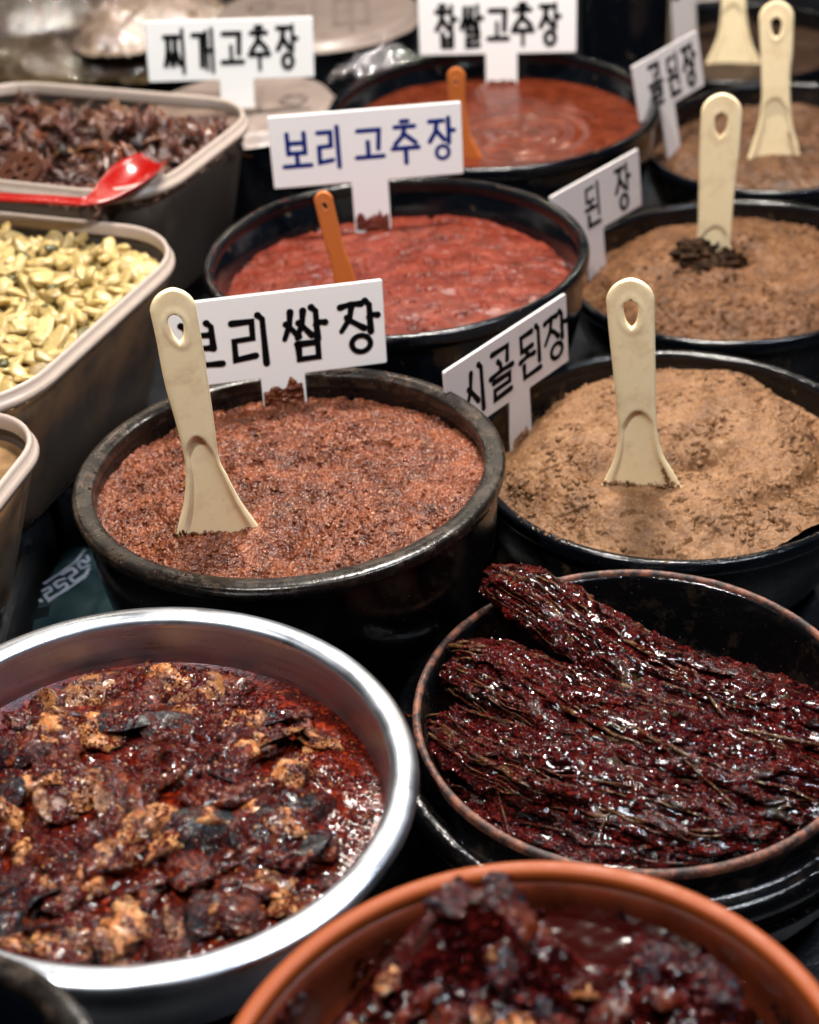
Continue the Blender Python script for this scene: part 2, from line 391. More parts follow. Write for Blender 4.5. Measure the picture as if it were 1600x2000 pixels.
mx = t.n('ShaderNodeMixShader'); mx.inputs[0].default_value = .30; mx2 = t.n('ShaderNodeMixShader'); mx2.inputs[0].default_value = .06
t.l(gl.outputs[0], mx2.inputs[1]); t.l(df.outputs[0], mx2.inputs[2]); t.l(tr.outputs[0], mx.inputs[1]); t.l(mx2.outputs[0], mx.inputs[2])
t.l(mx.outputs[0], t.t.nodes['Material Output'].inputs[0])
bp = t.n('ShaderNodeBump'); bp.inputs['Strength'].default_value = .8; bp.inputs['Distance'].default_value = .012; t.l(t.noise(40, 4), bp.inputs['Height']); t.l(bp.outputs[0], gl.inputs['Normal']); M['clear'] = t.m

# ------------------------------------------------------------------ the stall table
def sheet(name, x0, x1, y0, y1, z, nx, ny, amp, fr, mat, seed=0):
    X, Y = np.meshgrid(np.linspace(x0, x1, nx), np.linspace(y0, y1, ny), indexing='ij')
    Z = z + amp * (fbm(X * fr + 50, Y * fr + 50, 4, seed) - .5)
    return obj(name, mesh_np(name, np.stack([X, Y, Z], -1).reshape(-1, 3), grid_faces(nx, ny)), mat)
tbl = sheet('stall_table', -1.3, 1.3, -0.1, 4.2, 0.0, 130, 200, 0.006, 6, M['cloth'])
tag(tbl, 'black cloth covered stall table', None, None, 'structure'); del tbl['label']
tbl['kind'] = 'structure'

# ------------------------------------------------------------------ bowls
def tilt_rot(tx, ty):
    # plane z = tx*x + ty*y
    n = Vector((-math.tan(R(tx)), -math.tan(R(ty)), 1)).normalized()
    return Vector((0, 0, 1)).rotation_difference(n).to_euler()
BOWL = {}
def bowl(key, cx, cy, r, z, tilt, name, label, cat, mat_body, mat_rim, rim_w, depth, r_in, group, rim_h=.010, seed=0, flat=False):
    """an earthen bowl: its outer wall, inner wall and floor are the body, the lip is the rim"""
    zr = H + z
    e = empty(name, (cx, cy, zr), label, cat, group, tilt_rot(*tilt))
    b = -(zr) + .004          # foot on the table, in local z
    ro = r - rim_w * .35
    prof = [(r * .62, b), (r * .70, b + .004), (r * .86, b * .62), (ro - .004, b * .30), (ro - .002, -rim_h * 1.1), (r - rim_w * .55, -rim_h * .75),
            (r - rim_w * .95, -rim_h * .9), (r_in + .002, -depth * .5), (r_in - .006, -depth), (r_in * .7, -depth - .03), (.001, -depth - .036)]
    lathe('body', prof, mat_body, e, 160, .006, seed)
    if flat:
        rp = [(ro - .001, -rim_h * 1.2), (r - .0015, -rim_h * .9), (r, -rim_h * .35), (r - .002, -.0008), (r - rim_w * .5, 0), (r - rim_w + .002, -.0012), (r - rim_w, -.004), (r - rim_w + .001, -rim_h * 1.2)]
    else:
        rp = [(ro - .002, -rim_h * 1.25), (r - .0008, -rim_h * .85), (r, -rim_h * .5), (r - rim_w * .12, -rim_h * .12), (r - rim_w * .45, 0), (r - rim_w * .85, -rim_h * .12), (r - rim_w, -rim_h * .5), (r - rim_w + .001, -rim_h * 1.2)]
    lathe('rim', rp, mat_rim, e, 224, .006, seed)
    BOWL[key] = e
    return e
GB = 'earthen bowls of paste on the stall'
bowl('ssam', -.0897, 1.0532, .1663, -.65, (.1, -1.6), 'paste_bowl', 'worn brown black bowl of coarse red brown paste with a wide matte rim', 'bowl', M['glaze_worn'], M['rim_worn'], .0165, .05, .147, GB, .012, 1, True)
bowl('barley', .0058, 1.4308, .186, -.65, (-.4, -.4), 'paste_bowl', 'glossy black bowl of red paste under the sign with blue writing', 'bowl', M['glaze'], M['glaze_rim'], .011, .06, .166, GB, .014, 2)
bowl('rice', .1359, 1.8655, .1981, -.67, (-.8, .8), 'paste_bowl', 'glossy black bowl of smooth glossy red paste, farthest of the red pastes', 'bowl', M['glaze'], M['glaze_rim'], .011, .06, .178, GB, .014, 3)
bowl('sigol', .2277, 1.1656, .1728, -.73, (-.4, .4), 'paste_bowl', 'blue black bowl with pale tan soybean paste heaped to its rim', 'bowl', M['glaze_crust'], M['glaze_rim'], .011, .06, .157, GB, .013, 4)
bowl('doen2', .3509, 1.5053, .1719, -.73, (1.6, -.4), 'paste_bowl', 'black bowl of brown soybean paste with a dark hole around its paddle', 'bowl', M['glaze_crust'], M['glaze_rim'], .010, .06, .158, GB, .013, 5)
bowl('doen3', .4827, 1.8561, .1687, -.73, (2.6, 1.3), 'paste_bowl', 'crusted black bowl of brown soybean paste near the right edge of the frame', 'bowl', M['glaze_crust'], M['glaze_rim'], .010, .06, .156, GB, .013, 6)
bowl('doen4', .530, 2.305, .169, -.76, (1.0, 1.0), 'paste_bowl', 'black bowl of very dark paste in the top right corner', 'bowl', M['glaze_crust'], M['glaze_rim'], .010, .06, .156, GB, .013, 7)

# ------------------------------------------------------------------ pastes
def disc_grid(n):
    g = np.linspace(-1, 1, n); X, Y = np.meshgrid(g, g, indexing='ij')
    return X * np.sqrt(1 - Y * Y / 2), Y * np.sqrt(1 - X * X / 2)
PASTE = {}
def paste(key, name, r, n, hfun, mat, label, cat, z0=0.0, off=(0, 0)):
    bw = BOWL[key]; X, Y = disc_grid(n); X = X * r + off[0]; Y = Y * r + off[1]
    Z = hfun(X, Y) + z0
    me = mesh_np(name, np.stack([X, Y, Z], -1).reshape(-1, 3), grid_faces(n, n))
    o = obj(name, me, mat); o.location = bw.location; o.rotation_euler = bw.rotation_euler
    tag(o, label, cat, 'fermented pastes in bowls'); 
    def hz(wx, wy, _f=hfun, _b=bw, _z=z0):
        return _b.location.z + float(_f(np.array([[wx - _b.location.x]]), np.array([[wy - _b.location.y]]))[0, 0]) + _z
    PASTE[key] = hz
    return o
def h_ssam(X, Y):
    r = np.hypot(X, Y)
    z = -.012 - .010 * sstep(.07, .147, r) + .010 * (fbm(X * 12 + 3, Y * 12, 3, 1) - .5)
    wx = X + .004 * (fbm(X * 90, Y * 90, 2, 5) - .5); wy = Y + .004 * (fbm(X * 90 + 9, Y * 90, 2, 6) - .5)
    f1, f2 = worley(wx * 420, wy * 420, 2); z += .0013 * (1 - np.clip(f1, 0, 1) ** 1.5)
    g1, g2 = worley(wx * 170, wy * 170, 3); z += .0032 * (1 - np.clip(g1, 0, 1) ** 2) * (.3 + fbm(X * 40, Y * 40, 2, 9))
    z += .0062 * (fbm(X * 75, Y * 75, 4, 8) - .5)
    q = fbm(X * 84 + 1.3 * fbm(X * 40, Y * 40, 2, 22), Y * 92 + 7, 4, 21); z -= .005 * sstep(.60, .80, q) * sstep(.40, .60, fbm(X * 17 + 3, Y * 17, 2, 23))
    # scooped place before the paddle
    d = np.hypot((X + .045) / 2.3, (Y + .110)); z -= .012 * np.exp(-(d / .015) ** 2)
    z += .009 * np.exp(-((X + .078) / .020) ** 2 - ((Y + .080) / .010) ** 2) - .015 * np.exp(-((X + .008) / .020) ** 2 - ((Y + .090) / .016) ** 2)
    z += .003 * (fbm(X * 24 + 9, Y * 24, 3, 24) - .5)
    return z
paste('ssam', 'soybean_chili_paste', .151, 560, h_ssam, M['paste_ssam'], 'coarse grainy red brown paste in the worn wide rimmed bowl', 'paste')
def h_barley(X, Y):
    z = -.034 - .004 * sstep(.12, .166, np.hypot(X, Y)) + .010 * (fbm(X * 14, Y * 20 + 3, 3, 31) - .5)
    z += .006 * np.exp(-((X - .03) / .08) ** 2 - ((Y + .03) / .06) ** 2)
    z += .0036 * (fbm(X * 60, Y * 75, 4, 33) - .5)
    z += .0018 * np.abs(np.sin(55 * Y + 4 * fbm(X * 12, Y * 12, 2, 35) * 3)) * sstep(.45, .6, fbm(X * 20, Y * 20, 2, 36))
    q = fbm(X * 90, Y * 100, 3, 37); z -= .003 * sstep(.64, .72, q)
    return z
paste('barley', 'barley_chili_paste', .171, 340, h_barley, M['paste_barley'], 'rough brick red paste in the glossy bowl behind the brush lettered sign', 'paste')
def h_rice(X, Y):
    z = -.030 + .006 * (fbm(X * 10, Y * 14, 2, 41) - .5)
    d = np.hypot(X - .03, (Y + .02) * 1.1); z += .0010 * np.sin(d * 300 + 2 * fbm(X * 15, Y * 15, 2, 43)) * sstep(.16, .04, d)
    z += .0018 * (fbm(X * 40, Y * 40, 3, 44) - .5)
    z += .010 * np.exp(-((X - .0) / .05) ** 2 - ((Y + .14 + .2 * X) / .012) ** 2) * .35
    return z
paste('rice', 'rice_chili_paste', .182, 240, h_rice, M['paste_rice'], 'smooth swirled red orange paste in the farthest red paste bowl', 'paste')
def cracked(X, Y, sc, seed, depth=.003, mask=.5):
    wx = X + .03 * (fbm(X * 45, Y * 45, 4, seed) - .5); wy = Y + .03 * (fbm(X * 45 + 7, Y * 45, 4, seed + 1) - .5)
    def ridge(k, s2, w):
        n = fbm(wx * k + s2, wy * k * 1.5 + s2, 3, seed + s2); return 1 - sstep(.0, w, np.abs(n - .5))
    m = sstep(mask - .02, mask + .10, fbm(X * 24, Y * 24, 3, seed + 3))
    m2 = sstep(.50, .62, fbm(X * 60 + 4, Y * 60, 2, seed + 13))
    c = ridge(sc, 2, .030) * m * m2
    c2 = ridge(sc * 2.4, 5, .035) * sstep(mask, mask + .10, fbm(X * 30 + 5, Y * 30, 3, seed + 6)) * sstep(.46, .58, fbm(X * 90, Y * 90, 2, seed + 14))
    pits = sstep(.56, .86, fbm(wx * 150, Y * 190, 3, seed + 9)) * sstep(.44, .60, fbm(X * 34 + 2, Y * 34, 3, seed + 10))
    rub = sstep(.50, .66, fbm(X * 22 + 11, Y * 26, 3, seed + 15))
    f1, f2 = worley(wx * 210, wy * 210, seed + 16)
    return -depth * c - depth * .6 * c2 - depth * .55 * pits + depth * .35 * (fbm(X * 190, Y * 190, 3, seed + 12) - .5) + rub * .0020 * (1 - np.clip(f1, 0, 1)) + .0035 * (fbm(X * 70, Y * 80, 3, seed + 17) - .5)
def h_sigol(X, Y):
    r = np.hypot(X, Y)
    z = .012 - .050 * sstep(.085, .165, np.hypot(X, Y - .035) * (1 + 0 * r)) * sstep(-.02, .10, Y) - .020 * sstep(.10, .162, r)
    z += .018 * (fbm(X * 13 + 1, Y * 15, 3, 51) - .5)
    z += .010 * np.exp(-((X - .045) / .05) ** 2 - ((Y - .035) / .04) ** 2)
    # swirl groove on the right
    d = np.hypot(X - .02, Y + .0) - .105
    z -= .010 * np.exp(-(d / .008) ** 2) * sstep(.02, .06, X) * sstep(.12, .06, Y); z += .006 * sstep(.0, .012, d) * sstep(.04, .08, X)
    z += cracked(X, Y, 44, 52, .0085, .45)
    # hollow beside the paddle
    z -= .016 * np.exp(-((X - .026) / .026) ** 2 - ((Y + .042 - .2 * X) / .009) ** 2) + .006 * np.exp(-((X + .07) / .014) ** 2 - ((Y + .048) / .009) ** 2)
    return z
paste('sigol', 'soybean_paste', .160, 560, h_sigol, M['paste_doen'], 'pale tan cracked soybean paste heaped in the blue black bowl', 'paste')
def h_doen2(X, Y):
    r = np.hypot(X, Y)
    z = .004 - .030 * sstep(.10, .162, r) + .020 * np.exp(-((X + .01) / .07) ** 2 - ((Y - .02) / .05) ** 2)
    z += .012 * (fbm(X * 16 + 1, Y * 16, 3, 61) - .5) + cracked(X, Y, 36, 62, .009, .46)
    z -= .030 * np.exp(-((X + .004) / .020) ** 2 - ((Y + .006) / .018) ** 2)
    z -= .008 * np.exp(-((X - .05) / .03) ** 2 - ((Y + .085) / .006) ** 2)
    return z
paste('doen2', 'soybean_paste', .160, 360, h_doen2, M['paste_doen2'], 'brown crumbly soybean paste with a dark hollow where the paddle is pushed in', 'paste')
def h_doen3(X, Y):
    r = np.hypot(X, Y)
    z = -.012 - .020 * sstep(.11, .158, r) + .012 * (fbm(X * 16 + 8, Y * 16, 3, 71) - .5) + cracked(X, Y, 34, 72, .008, .46)
    return z
paste('doen3', 'soybean_paste', .158, 240, h_doen3, M['paste_doen3'], 'brown soybean paste in the crusted bowl by the right edge', 'paste')
paste('doen4', 'soybean_paste', .158, 180, lambda X, Y: h_doen3(X + .3, Y) * 0 - .028 + .014 * (fbm(X * 16 + 8, Y * 16, 4, 81) - .5), M['paste_doen4'], 'very dark soybean paste in the top right bowl', 'paste')
# crumbs
def clump(name, loc, sx, sy, sz, amp, seed, mat, label=None, cat=None, parent=None, n=60):
    u = np.linspace(0, 2 * np.pi, n, endpoint=False); v = np.linspace(0.02, np.pi - .02, n // 2)
    U, Vv = np.meshgrid(u, v, indexing='ij')
    nx, ny, nz = np.cos(U) * np.sin(Vv), np.sin(U) * np.sin(Vv), np.cos(Vv)
    d = 1 + amp * (fbm(nx * 3 + nz * 2 + 9, ny * 3 + nz * 3 + 9, 4, seed) - .5) * 2
    V = np.stack([nx * d * sx, ny * d * sy, nz * d * sz], -1).reshape(-1, 3)
    o = obj(name, mesh_np(name, V, grid_faces(n, n // 2, wrap_u=True)[:, ::-1]), mat, parent, loc)
    if label: tag(o, label, cat)
    return o

def crumbs(parent, pts, size, mat, name='paste_crumbs', seed=0, flat=.75):
    rs = np.random.RandomState(seed); N = len(pts)
    bm = bmesh.new(); bmesh.ops.create_icosphere(bm, subdivisions=1, radius=1.0); B = np.array([v.co[:] for v in bm.verts]); F0 = np.array([[v.index for v in f.verts] for f in bm.faces]); bm.free()
    Q = np.linalg.qr(rs.randn(N, 3, 3))[0]; sc = size * (.4 + rs.rand(N, 1) ** 2.5 * 1.6)
    V = np.einsum('nij,nkj->nki', Q, B[None] * (1 + .45 * (rs.rand(N, len(B), 1) - .5)) * np.array([1, .8, flat])[None, None] * sc[:, None]) + np.asarray(pts)[:, None]
    F = (F0[None] + len(B) * np.arange(N)[:, None, None]).reshape(-1, 3)
    o = obj(name, mesh_np(name, V.reshape(-1, 3), F), mat, parent); o['kind'] = 'stuff'; return o
def crumbs_on(po, hfun, r, n, size, mat, fr, thr, seed, z0=.0):
    rs = np.random.RandomState(seed); a = rs.rand(n * 4) * 2 * np.pi; q = r * np.sqrt(rs.rand(n * 4)); X, Y = q * np.cos(a), q * np.sin(a)
    k = fbm(X * fr + 3, Y * fr + 9, 3, seed) > thr; X, Y = X[k][:n], Y[k][:n]
    Z = hfun(X, Y) + z0
    crumbs(po, np.stack([X, Y, Z], -1), size, mat, seed=seed)
po = {o.name: o for o in COL.objects if o.get('category') == 'paste'}
def pof(key): return [o for o in po.values() if (o.location - BOWL[key].location).length < 1e-6][0]
crumbs_on(pof('ssam'), h_ssam, .145, 2600, .0013, M['paste_ssam'], 30, .44, 41)
crumbs_on(pof('sigol'), h_sigol, .150, 800, .0021, M['paste_doen'], 22, .56, 42)
crumbs_on(pof('doen2'), h_doen2, .150, 900, .0019, M['paste_doen2'], 22, .53, 43)
crumbs_on(pof('doen3'), h_doen3, .150, 800, .0019, M['paste_doen3'], 22, .53, 44)
def residue(key, r0, r1, n, mat, seed, size=.0011, arc0=0, arc1=6.28):
    rs = np.random.RandomState(seed); c = rs.uniform(arc0, arc1, 14); a = np.concatenate([rs.normal(x, rs.uniform(.02, .16), n // 14) for x in c]); q = rs.uniform(r0, r1, len(a))
    crumbs(BOWL[key], np.stack([q * np.cos(a), q * np.sin(a), np.full(len(a), -.0006) + rs.uniform(-.001, .0004, len(a))], -1), size, mat, 'paste_residue', seed, .35)
residue('ssam', .151, .163, 260, M['paste_ssam'], 51, .0009)
residue('sigol', .164, .170, 200, M['paste_doen'], 52)
residue('barley', .177, .183, 160, M['paste_barley'], 53)
residue('rice', .189, .195, 120, M['paste_rice'], 54)
residue('doen2', .164, .169, 160, M['paste_doen2'], 55)
residue('doen3', .161, .166, 120, M['paste_doen3'], 56)

# ------------------------------------------------------------------ hangul lettering
def arc(cx, cy, rx, ry, n=28): return [(cx + rx * math.cos(a), cy + ry * math.sin(a)) for a in [2 * math.pi * k / n + math.pi / 2 for k in range(n + 1)]]
def jamo(c, x0, y0, x1, y1):
    def q(*p): return [(x0 + a * (x1 - x0), y0 + b * (y1 - y0)) for a, b in p]
    if c == 'ㄱ': return [q((0, 1), (.95, 1), (.88, 0))]
    if c == 'ㄴ': return [q((0, 1), (0, 0), (1, .05))]
    if c == 'ㄷ': return [q((1, 1), (0, .97), (0, 0), (1, .03))]
    if c == 'ㄹ': return [q((0, 1), (.96, 1), (.94, .54), (.04, .52), (.02, 0), (1, .06))]
    if c == 'ㅁ': return [q((.04, 1), (.04, 0), (.96, .02), (.96, 1), (.0, 1))]
    if c == 'ㅂ': return [q((.04, 1), (.04, 0)), q((.96, 1), (.96, 0)), q((.04, .52), (.96, .52)), q((.04, .03), (.96, .03))]
    if c == 'ㅅ': return [q((.55, 1), (.42, .5), (0, 0)), q((.46, .58), (1, .05))]
    if c == 'ㅈ': return [q((.02, .96), (.94, .96)), q((.52, .94), (.40, .45), (0, 0)), q((.46, .52), (1, .04))]
    if c == 'ㅊ': return [q((.34, 1), (.66, 1)), q((.02, .76), (.96, .76)), q((.50, .74), (.38, .36), (0, 0)), q((.46, .44), (1, .03))]
    if c == 'ㅇ': return [arc((x0 + x1) / 2, (y0 + y1) / 2, (x1 - x0) / 2, (y1 - y0) / 2)]
    if c == 'ㅆ': return jamo('ㅅ', x0, y0, x0 + (x1 - x0) * .52, y1) + jamo('ㅅ', x0 + (x1 - x0) * .46, y0, x1, y1)
    if c == 'ㅉ': return jamo('ㅈ', x0, y0, x0 + (x1 - x0) * .50, y1) + jamo('ㅈ', x0 + (x1 - x0) * .50, y0, x1, y1)
    if c == '-': return [q((0, .5), (1, .5))]
    if c == 'ㅣ': return [q((.5, 1), (.5, 0))]
SYL = {
 '보': [('ㅂ', .16, .42, .84, .98), ('ㅣ', .5, .10, .5, .42), ('-', 0, .02, 1, .14)],
 '리': [('ㄹ', .0, .14, .60, .88), ('ㅣ', .88, 0, .88, 1)],
 '고': [('ㄱ', .08, .34, .92, .94), ('ㅣ', .44, .12, .44, .58), ('-', 0, .04, 1, .16)],
 '추': [('ㅊ', .10, .46, .90, 1), ('-', 0, .32, 1, .40), ('ㅣ', .5, 0, .5, .36)],
 '장': [('ㅈ', 0, .44, .62, .96), ('ㅣ', .80, .38, .80, 1), ('-', .80, .66, 1.02, .72), ('ㅇ', .26, .0, .78, .32)],
 '쌈': [('ㅆ', 0, .42, .66, .94), ('ㅣ', .80, .36, .80, 1), ('-', .80, .64, 1.02, .70), ('ㅁ', .30, .0, .82, .30)],
 '쌀': [('ㅆ', 0, .44, .66, .94), ('ㅣ', .80, .40, .80, 1), ('-', .80, .66, 1.02, .72), ('ㄹ', .26, .0, .84, .34)],
 '찹': [('ㅊ', 0, .42, .64, 1), ('ㅣ', .80, .38, .80, 1), ('-', .80, .64, 1.02, .70), ('ㅂ', .28, .0, .80, .32)],
 '찌': [('ㅉ', 0, .18, .72, .86), ('ㅣ', .92, 0, .92, 1)],
 '개': [('ㄱ', 0, .14, .44, .86), ('ㅣ', .64, .06, .64, .94), ('ㅣ', .92, 0, .92, 1), ('-', .64, .46, .92, .54)],
 '시': [('ㅅ', 0, .20, .62, .90), ('ㅣ', .86, 0, .86, 1)],
 '골': [('ㄱ', .12, .70, .86, .99), ('ㅣ', .46, .54, .46, .78), ('-', 0, .50, 1, .56), ('ㄹ', .12, .0, .88, .38)],
 '된': [('ㄷ', .08, .62, .58, .94), ('ㅣ', .34, .46, .34, .62), ('-', 0, .40, .66, .48), ('ㅣ', .88, .20, .88, 1), ('ㄴ', .16, .02, .92, .28)],
}
def ribbon(pts, widths, z, V, F):
    """one flat stroke with round ends, thick 0.25 mm"""
    m = len(pts); closed = (abs(pts[0][0] - pts[-1][0]) + abs(pts[0][1] - pts[-1][1])) < 1e-7
    L = []; Rr = []
    for i in range(m):
        p = Vector(pts[i])
        a = Vector(pts[i]) - Vector(pts[i - 1]) if i > 0 else (Vector(pts[m - 1]) - Vector(pts[m - 2]) if closed else None)
        b = Vector(pts[i + 1]) - Vector(pts[i]) if i < m - 1 else (Vector(pts[1]) - Vector(pts[0]) if closed else None)
        a = b if a is None else a; b = a if b is None else b
        a = a.normalized(); b = b.normalized(); na = Vector((-a.y, a.x)); nb = Vector((-b.y, b.x)); n = (na + nb)
        n = n / max(n.length_squared, .5) * 2
        L.append(p + n * widths[i] / 2); Rr.append(p - n * widths[i] / 2)
    out = list(L)
    if not closed:
        e = Vector(pts[-1]); d = (L[-1] - Rr[-1]); 
        for k in range(1, 6):
            t = math.pi * k / 6; dd = Matrix.Rotation(-t, 2) @ (d / 2); out.append(e + dd)
        out += Rr[::-1]
        e = Vector(pts[0]); d = (Rr[0] - L[0])
        for k in range(1, 6):
            t = math.pi * k / 6; dd = Matrix.Rotation(-t, 2) @ (d / 2); out.append(e + dd)
        base = len(V); n = len(out)
        for p in out: V.append((p.x, p.y, z))
        for p in out: V.append((p.x, p.y, z - .00025))
        mm = m; cap1 = list(range(mm - 1, mm + 6)); cap0 = [0] + list(range(n - 1, n - 7, -1))
        # strip faces
        for i in range(mm - 1):
            a0, a1 = i, i + 1; b0 = (mm + 5) + (mm - 1 - i); b1 = b0 - 1
            F.append((base + a0, base + b0, base + b1, base + a1))
        F.append(tuple(base + k for k in reversed(cap1)))
        F.append(tuple(base + k for k in cap0))
        for i in range(n): F.append((base + i, base + (i + 1) % n, base + n + (i + 1) % n, base + n + i))
    else:
        base = len(V)
        for a, b in zip(L, Rr):
            V += [(a.x, a.y, z), (b.x, b.y, z), (a.x, a.y, z - .00025), (b.x, b.y, z - .00025)]
        for i in range(m - 1):
            o = base + 4 * i; F += [(o, o + 1, o + 5, o + 4), (o, o + 4, o + 6, o + 2), (o + 1, o + 3, o + 7, o + 5)]
def densify(pts, n=7):
    out = []
    for i in range(len(pts) - 1):
        for k in range(n): out.append((pts[i][0] + (pts[i + 1][0] - pts[i][0]) * k / n, pts[i][1] + (pts[i + 1][1] - pts[i][1]) * k / n))
    return out + [pts[-1]]
def syllable(ch, x0, y0, x1, y1, style, w, mat, parent, rnd):
    V = []; F = []; k = 0
    for j, a, b, c, d in SYL[ch]:
        for st in jamo(j, a, b, c, d):
            st = [(x0 + p[0] * (x1 - x0), y0 + p[1] * (y1 - y0)) for p in st]
            closed = len(st) > 20
            if style == 'brush' and not closed:
                # slightly bent hand strokes with a heavy start and a swelling end
                horiz = abs(st[-1][0] - st[0][0]) > abs(st[-1][1] - st[0][1])
                if len(st) == 2 and not horiz: st = [(st[0][0] - w * .55, st[0][1] - w * .10), (st[0][0] + w * .05, st[0][1] - w * .75)] + [(st[1][0] + w * .06, st[1][1])]
                if len(st) == 2 and horiz: st = [(st[0][0], st[0][1] - w * .25), ((st[0][0] + st[1][0]) / 2, (st[0][1] + st[1][1]) / 2 + w * .12), (st[1][0], st[1][1])]
                st = densify(st, 6); n = len(st)
                ws = []
                for i in range(n):
                    t = i / (n - 1); q = w * (.92 + .16 * math.exp(-(t / .14) ** 2) + .14 * math.exp(-((1 - t) / .2) ** 2) - .08 * math.sin(math.pi * t))
                    if j in 'ㅅㅈㅊㅆ' and t > .5 and st[-1][0] < st[0][0]: q *= 1.15 - .9 * (t - .5)
                    ws.append(q)
            elif closed: ws = [w * (.85 if style != 'gothic' else .95)] * len(st)
            elif style == 'gothic':
                horiz = abs(st[-1][0] - st[0][0]) > abs(st[-1][1] - st[0][1])
                ws = [w * (1.0 if (horiz or j in 'ㄱㄹㅂㅈㅊㅅㅆㅉㅁ') else .72)] * len(st)
            else: ws = [w] * len(st)
            ribbon(st, ws, .0004 + .00003 * k, V, F); k += 1
    me = mesh_py('lettering', V, F, smooth=False)
    return obj('lettering', me, mat, parent)
def sign(base, psi, th, ph, u0, v0, w, h, stem_w, stem_u, bury, text, style, lw, mat, ink, label, thick=.003, stem=True, drop=None):
    psi, th, ph = R(psi), R(th), R(ph)
    u = Vector((math.cos(psi), math.sin(psi), 0)); n0 = Vector((math.sin(psi), -math.cos(psi), 0)); up = Vector((0, 0, 1))
    v = math.cos(th) * up - math.sin(th) * n0
    u2 = math.cos(ph) * u + math.sin(ph) * v; v2 = -math.sin(ph) * u + math.cos(ph) * v; n = u2.cross(v2)
    e = bpy.data.objects.new('name_sign', None); COL.objects.link(e); e.empty_display_size = .02
    e.matrix_world = Matrix(((u2.x, v2.x, n.x, base[0]), (u2.y, v2.y, n.y, base[1]), (u2.z, v2.z, n.z, base[2] + H), (0, 0, 0, 1)))
    tag(e, label, 'sign', 'signs naming the pastes')
    rr = .0012
    def outl(pts):
        # clip corners a little
        out = []; m = len(pts)
        for i in range(m):
            p = Vector(pts[i]); a = (Vector(pts[i - 1]) - p).normalized(); b = (Vector(pts[(i + 1) % m]) - p).normalized()
            out += [p + a * rr, p + b * rr]
        return out
    s0, s1 = stem_u - stem_w / 2, stem_u + stem_w / 2
    bot = -bury if drop is None else drop
    T = [(u0, v0), (s0, v0), (s0, bot), (s1, bot), (s1, v0), (u0 + w, v0), (u0 + w, v0 + h), (u0, v0 + h)]
    bm = bmesh.new(); vs = [bm.verts.new((p.x, p.y, 0)) for p in outl(T)]
    f = bm.faces.new(vs); bmesh.ops.recalc_face_normals(bm, faces=[f])
    if f.normal.z < 0: bmesh.ops.reverse_faces(bm, faces=[f])
    ex = bmesh.ops.extrude_face_region(bm, geom=[f]); 
    for x in ex['geom']:
        if isinstance(x, bmesh.types.BMVert): x.co.z -= thick
    bmesh.ops.recalc_face_normals(bm, faces=bm.faces)
    edges = [ed for ed in bm.edges if abs(ed.verts[0].co.z - ed.verts[1].co.z) < 1e-6]
    bmesh.ops.bevel(bm, geom=edges, offset=.0004, segments=2, affect='EDGES')
    me = bpy.data.meshes.new('board'); bm.to_mesh(me); bm.free()
    obj('board', me, mat, e)
    for ch, a, b, c, d in text:
        syllable(ch, u0 + w * a, v0 + h * b, u0 + w * c, v0 + h * d, style, lw * h, ink, e, 0)
    return e
s1 = sign((-.0981, 1.1929, -.668), 8.4, 1.4, -1.4, -.0942, .0188, .1836, .0761, .037, .0005, .03,
     [('보', .07, .20, .25, .76), ('리', .31, .18, .465, .77), ('쌈', .54, .18, .725, .79), ('장', .80, .18, .965, .79)], 'brush', .074, M['board'], M['ink'],
     'white sign with black brush characters, standing in the coarse paste behind a cream paddle')
s2 = sign((-0.0148, 1.5667, -.668), 2.3, .4, -.6, -.0981, .0338, .1948, .0755, .0375, .0, .03,
     [('보', .065, .26, .205, .76), ('리', .25, .24, .365, .80), ('고', .445, .30, .585, .74), ('추', .635, .22, .77, .80), ('장', .83, .24, .955, .80)], 'round', .062, M['board'], M['ink_blue'],
     'white sign with five characters in blue')
s3 = sign((.1602, 2.0219, -.70), -6.1, 0, -1.2, -.1037, .0387, .198, .0773, .040, .0, .03,
     [('찹', .115, .14, .235, .80), ('쌀', .275, .14, .40, .80), ('고', .445, .20, .565, .74), ('추', .60, .14, .725, .80), ('장', .775, .14, .89, .80)], 'gothic', .085, M['board'], M['ink'],
     'white sign with black printed characters standing in the smooth red paste')
s4 = sign((-.1688, 1.9021, -.66), 4.7, .2, -4.1, -.1038, .0314, .1969, .0716, .040, .0, .004,
     [('찌', .11, .14, .225, .86), ('개', .28, .14, .40, .86), ('고', .45, .24, .57, .80), ('추', .615, .16, .73, .86), ('장', .785, .17, .895, .88)], 'gothic', .085, M['board'], M['ink'],
     'white sign with five black printed characters behind the tub of dark pickles')
s5 = sign((.1018, 1.2159, -.745), 48.6, 2.3, -.8, -.0944, .0445, .1737, .066, .030, .004, .04,
     [('시', .14, .17, .29, .82), ('골', .34, .17, .52, .82), ('된', .585, .18, .765, .83), ('장', .80, .17, .985, .82)], 'brush', .080, M['board_old'], M['ink'],
     'white sign turned to the left with four black brush characters beside the pale tan paste')
s6 = sign((.2154, 1.5622, -.735), 43.9, 3.9, 1.6, -.0594, .0247, .1459, .0636, .030, .004, .04,
     [('된', .36, .14, .52, .84), ('장', .71, .12, .87, .88)], 'gothic', .075, M['board_old'], M['ink'],
     'angled white sign with two black characters between the barley paste bowl and the brown paste')
s7 = sign((.3542, 1.8714, -.75), 42.1, 8.1, 4.5, -.0485, .056, .1262, .0685, .026, .004, .03,
     [('골', .20, .14, .38, .84), ('된', .48, .14, .64, .84), ('장', .72, .14, .90, .86)], 'gothic', .085, M['board_old'], M['ink'],
     'angled white sign on a narrow stem at the edge of the crusted bowl')
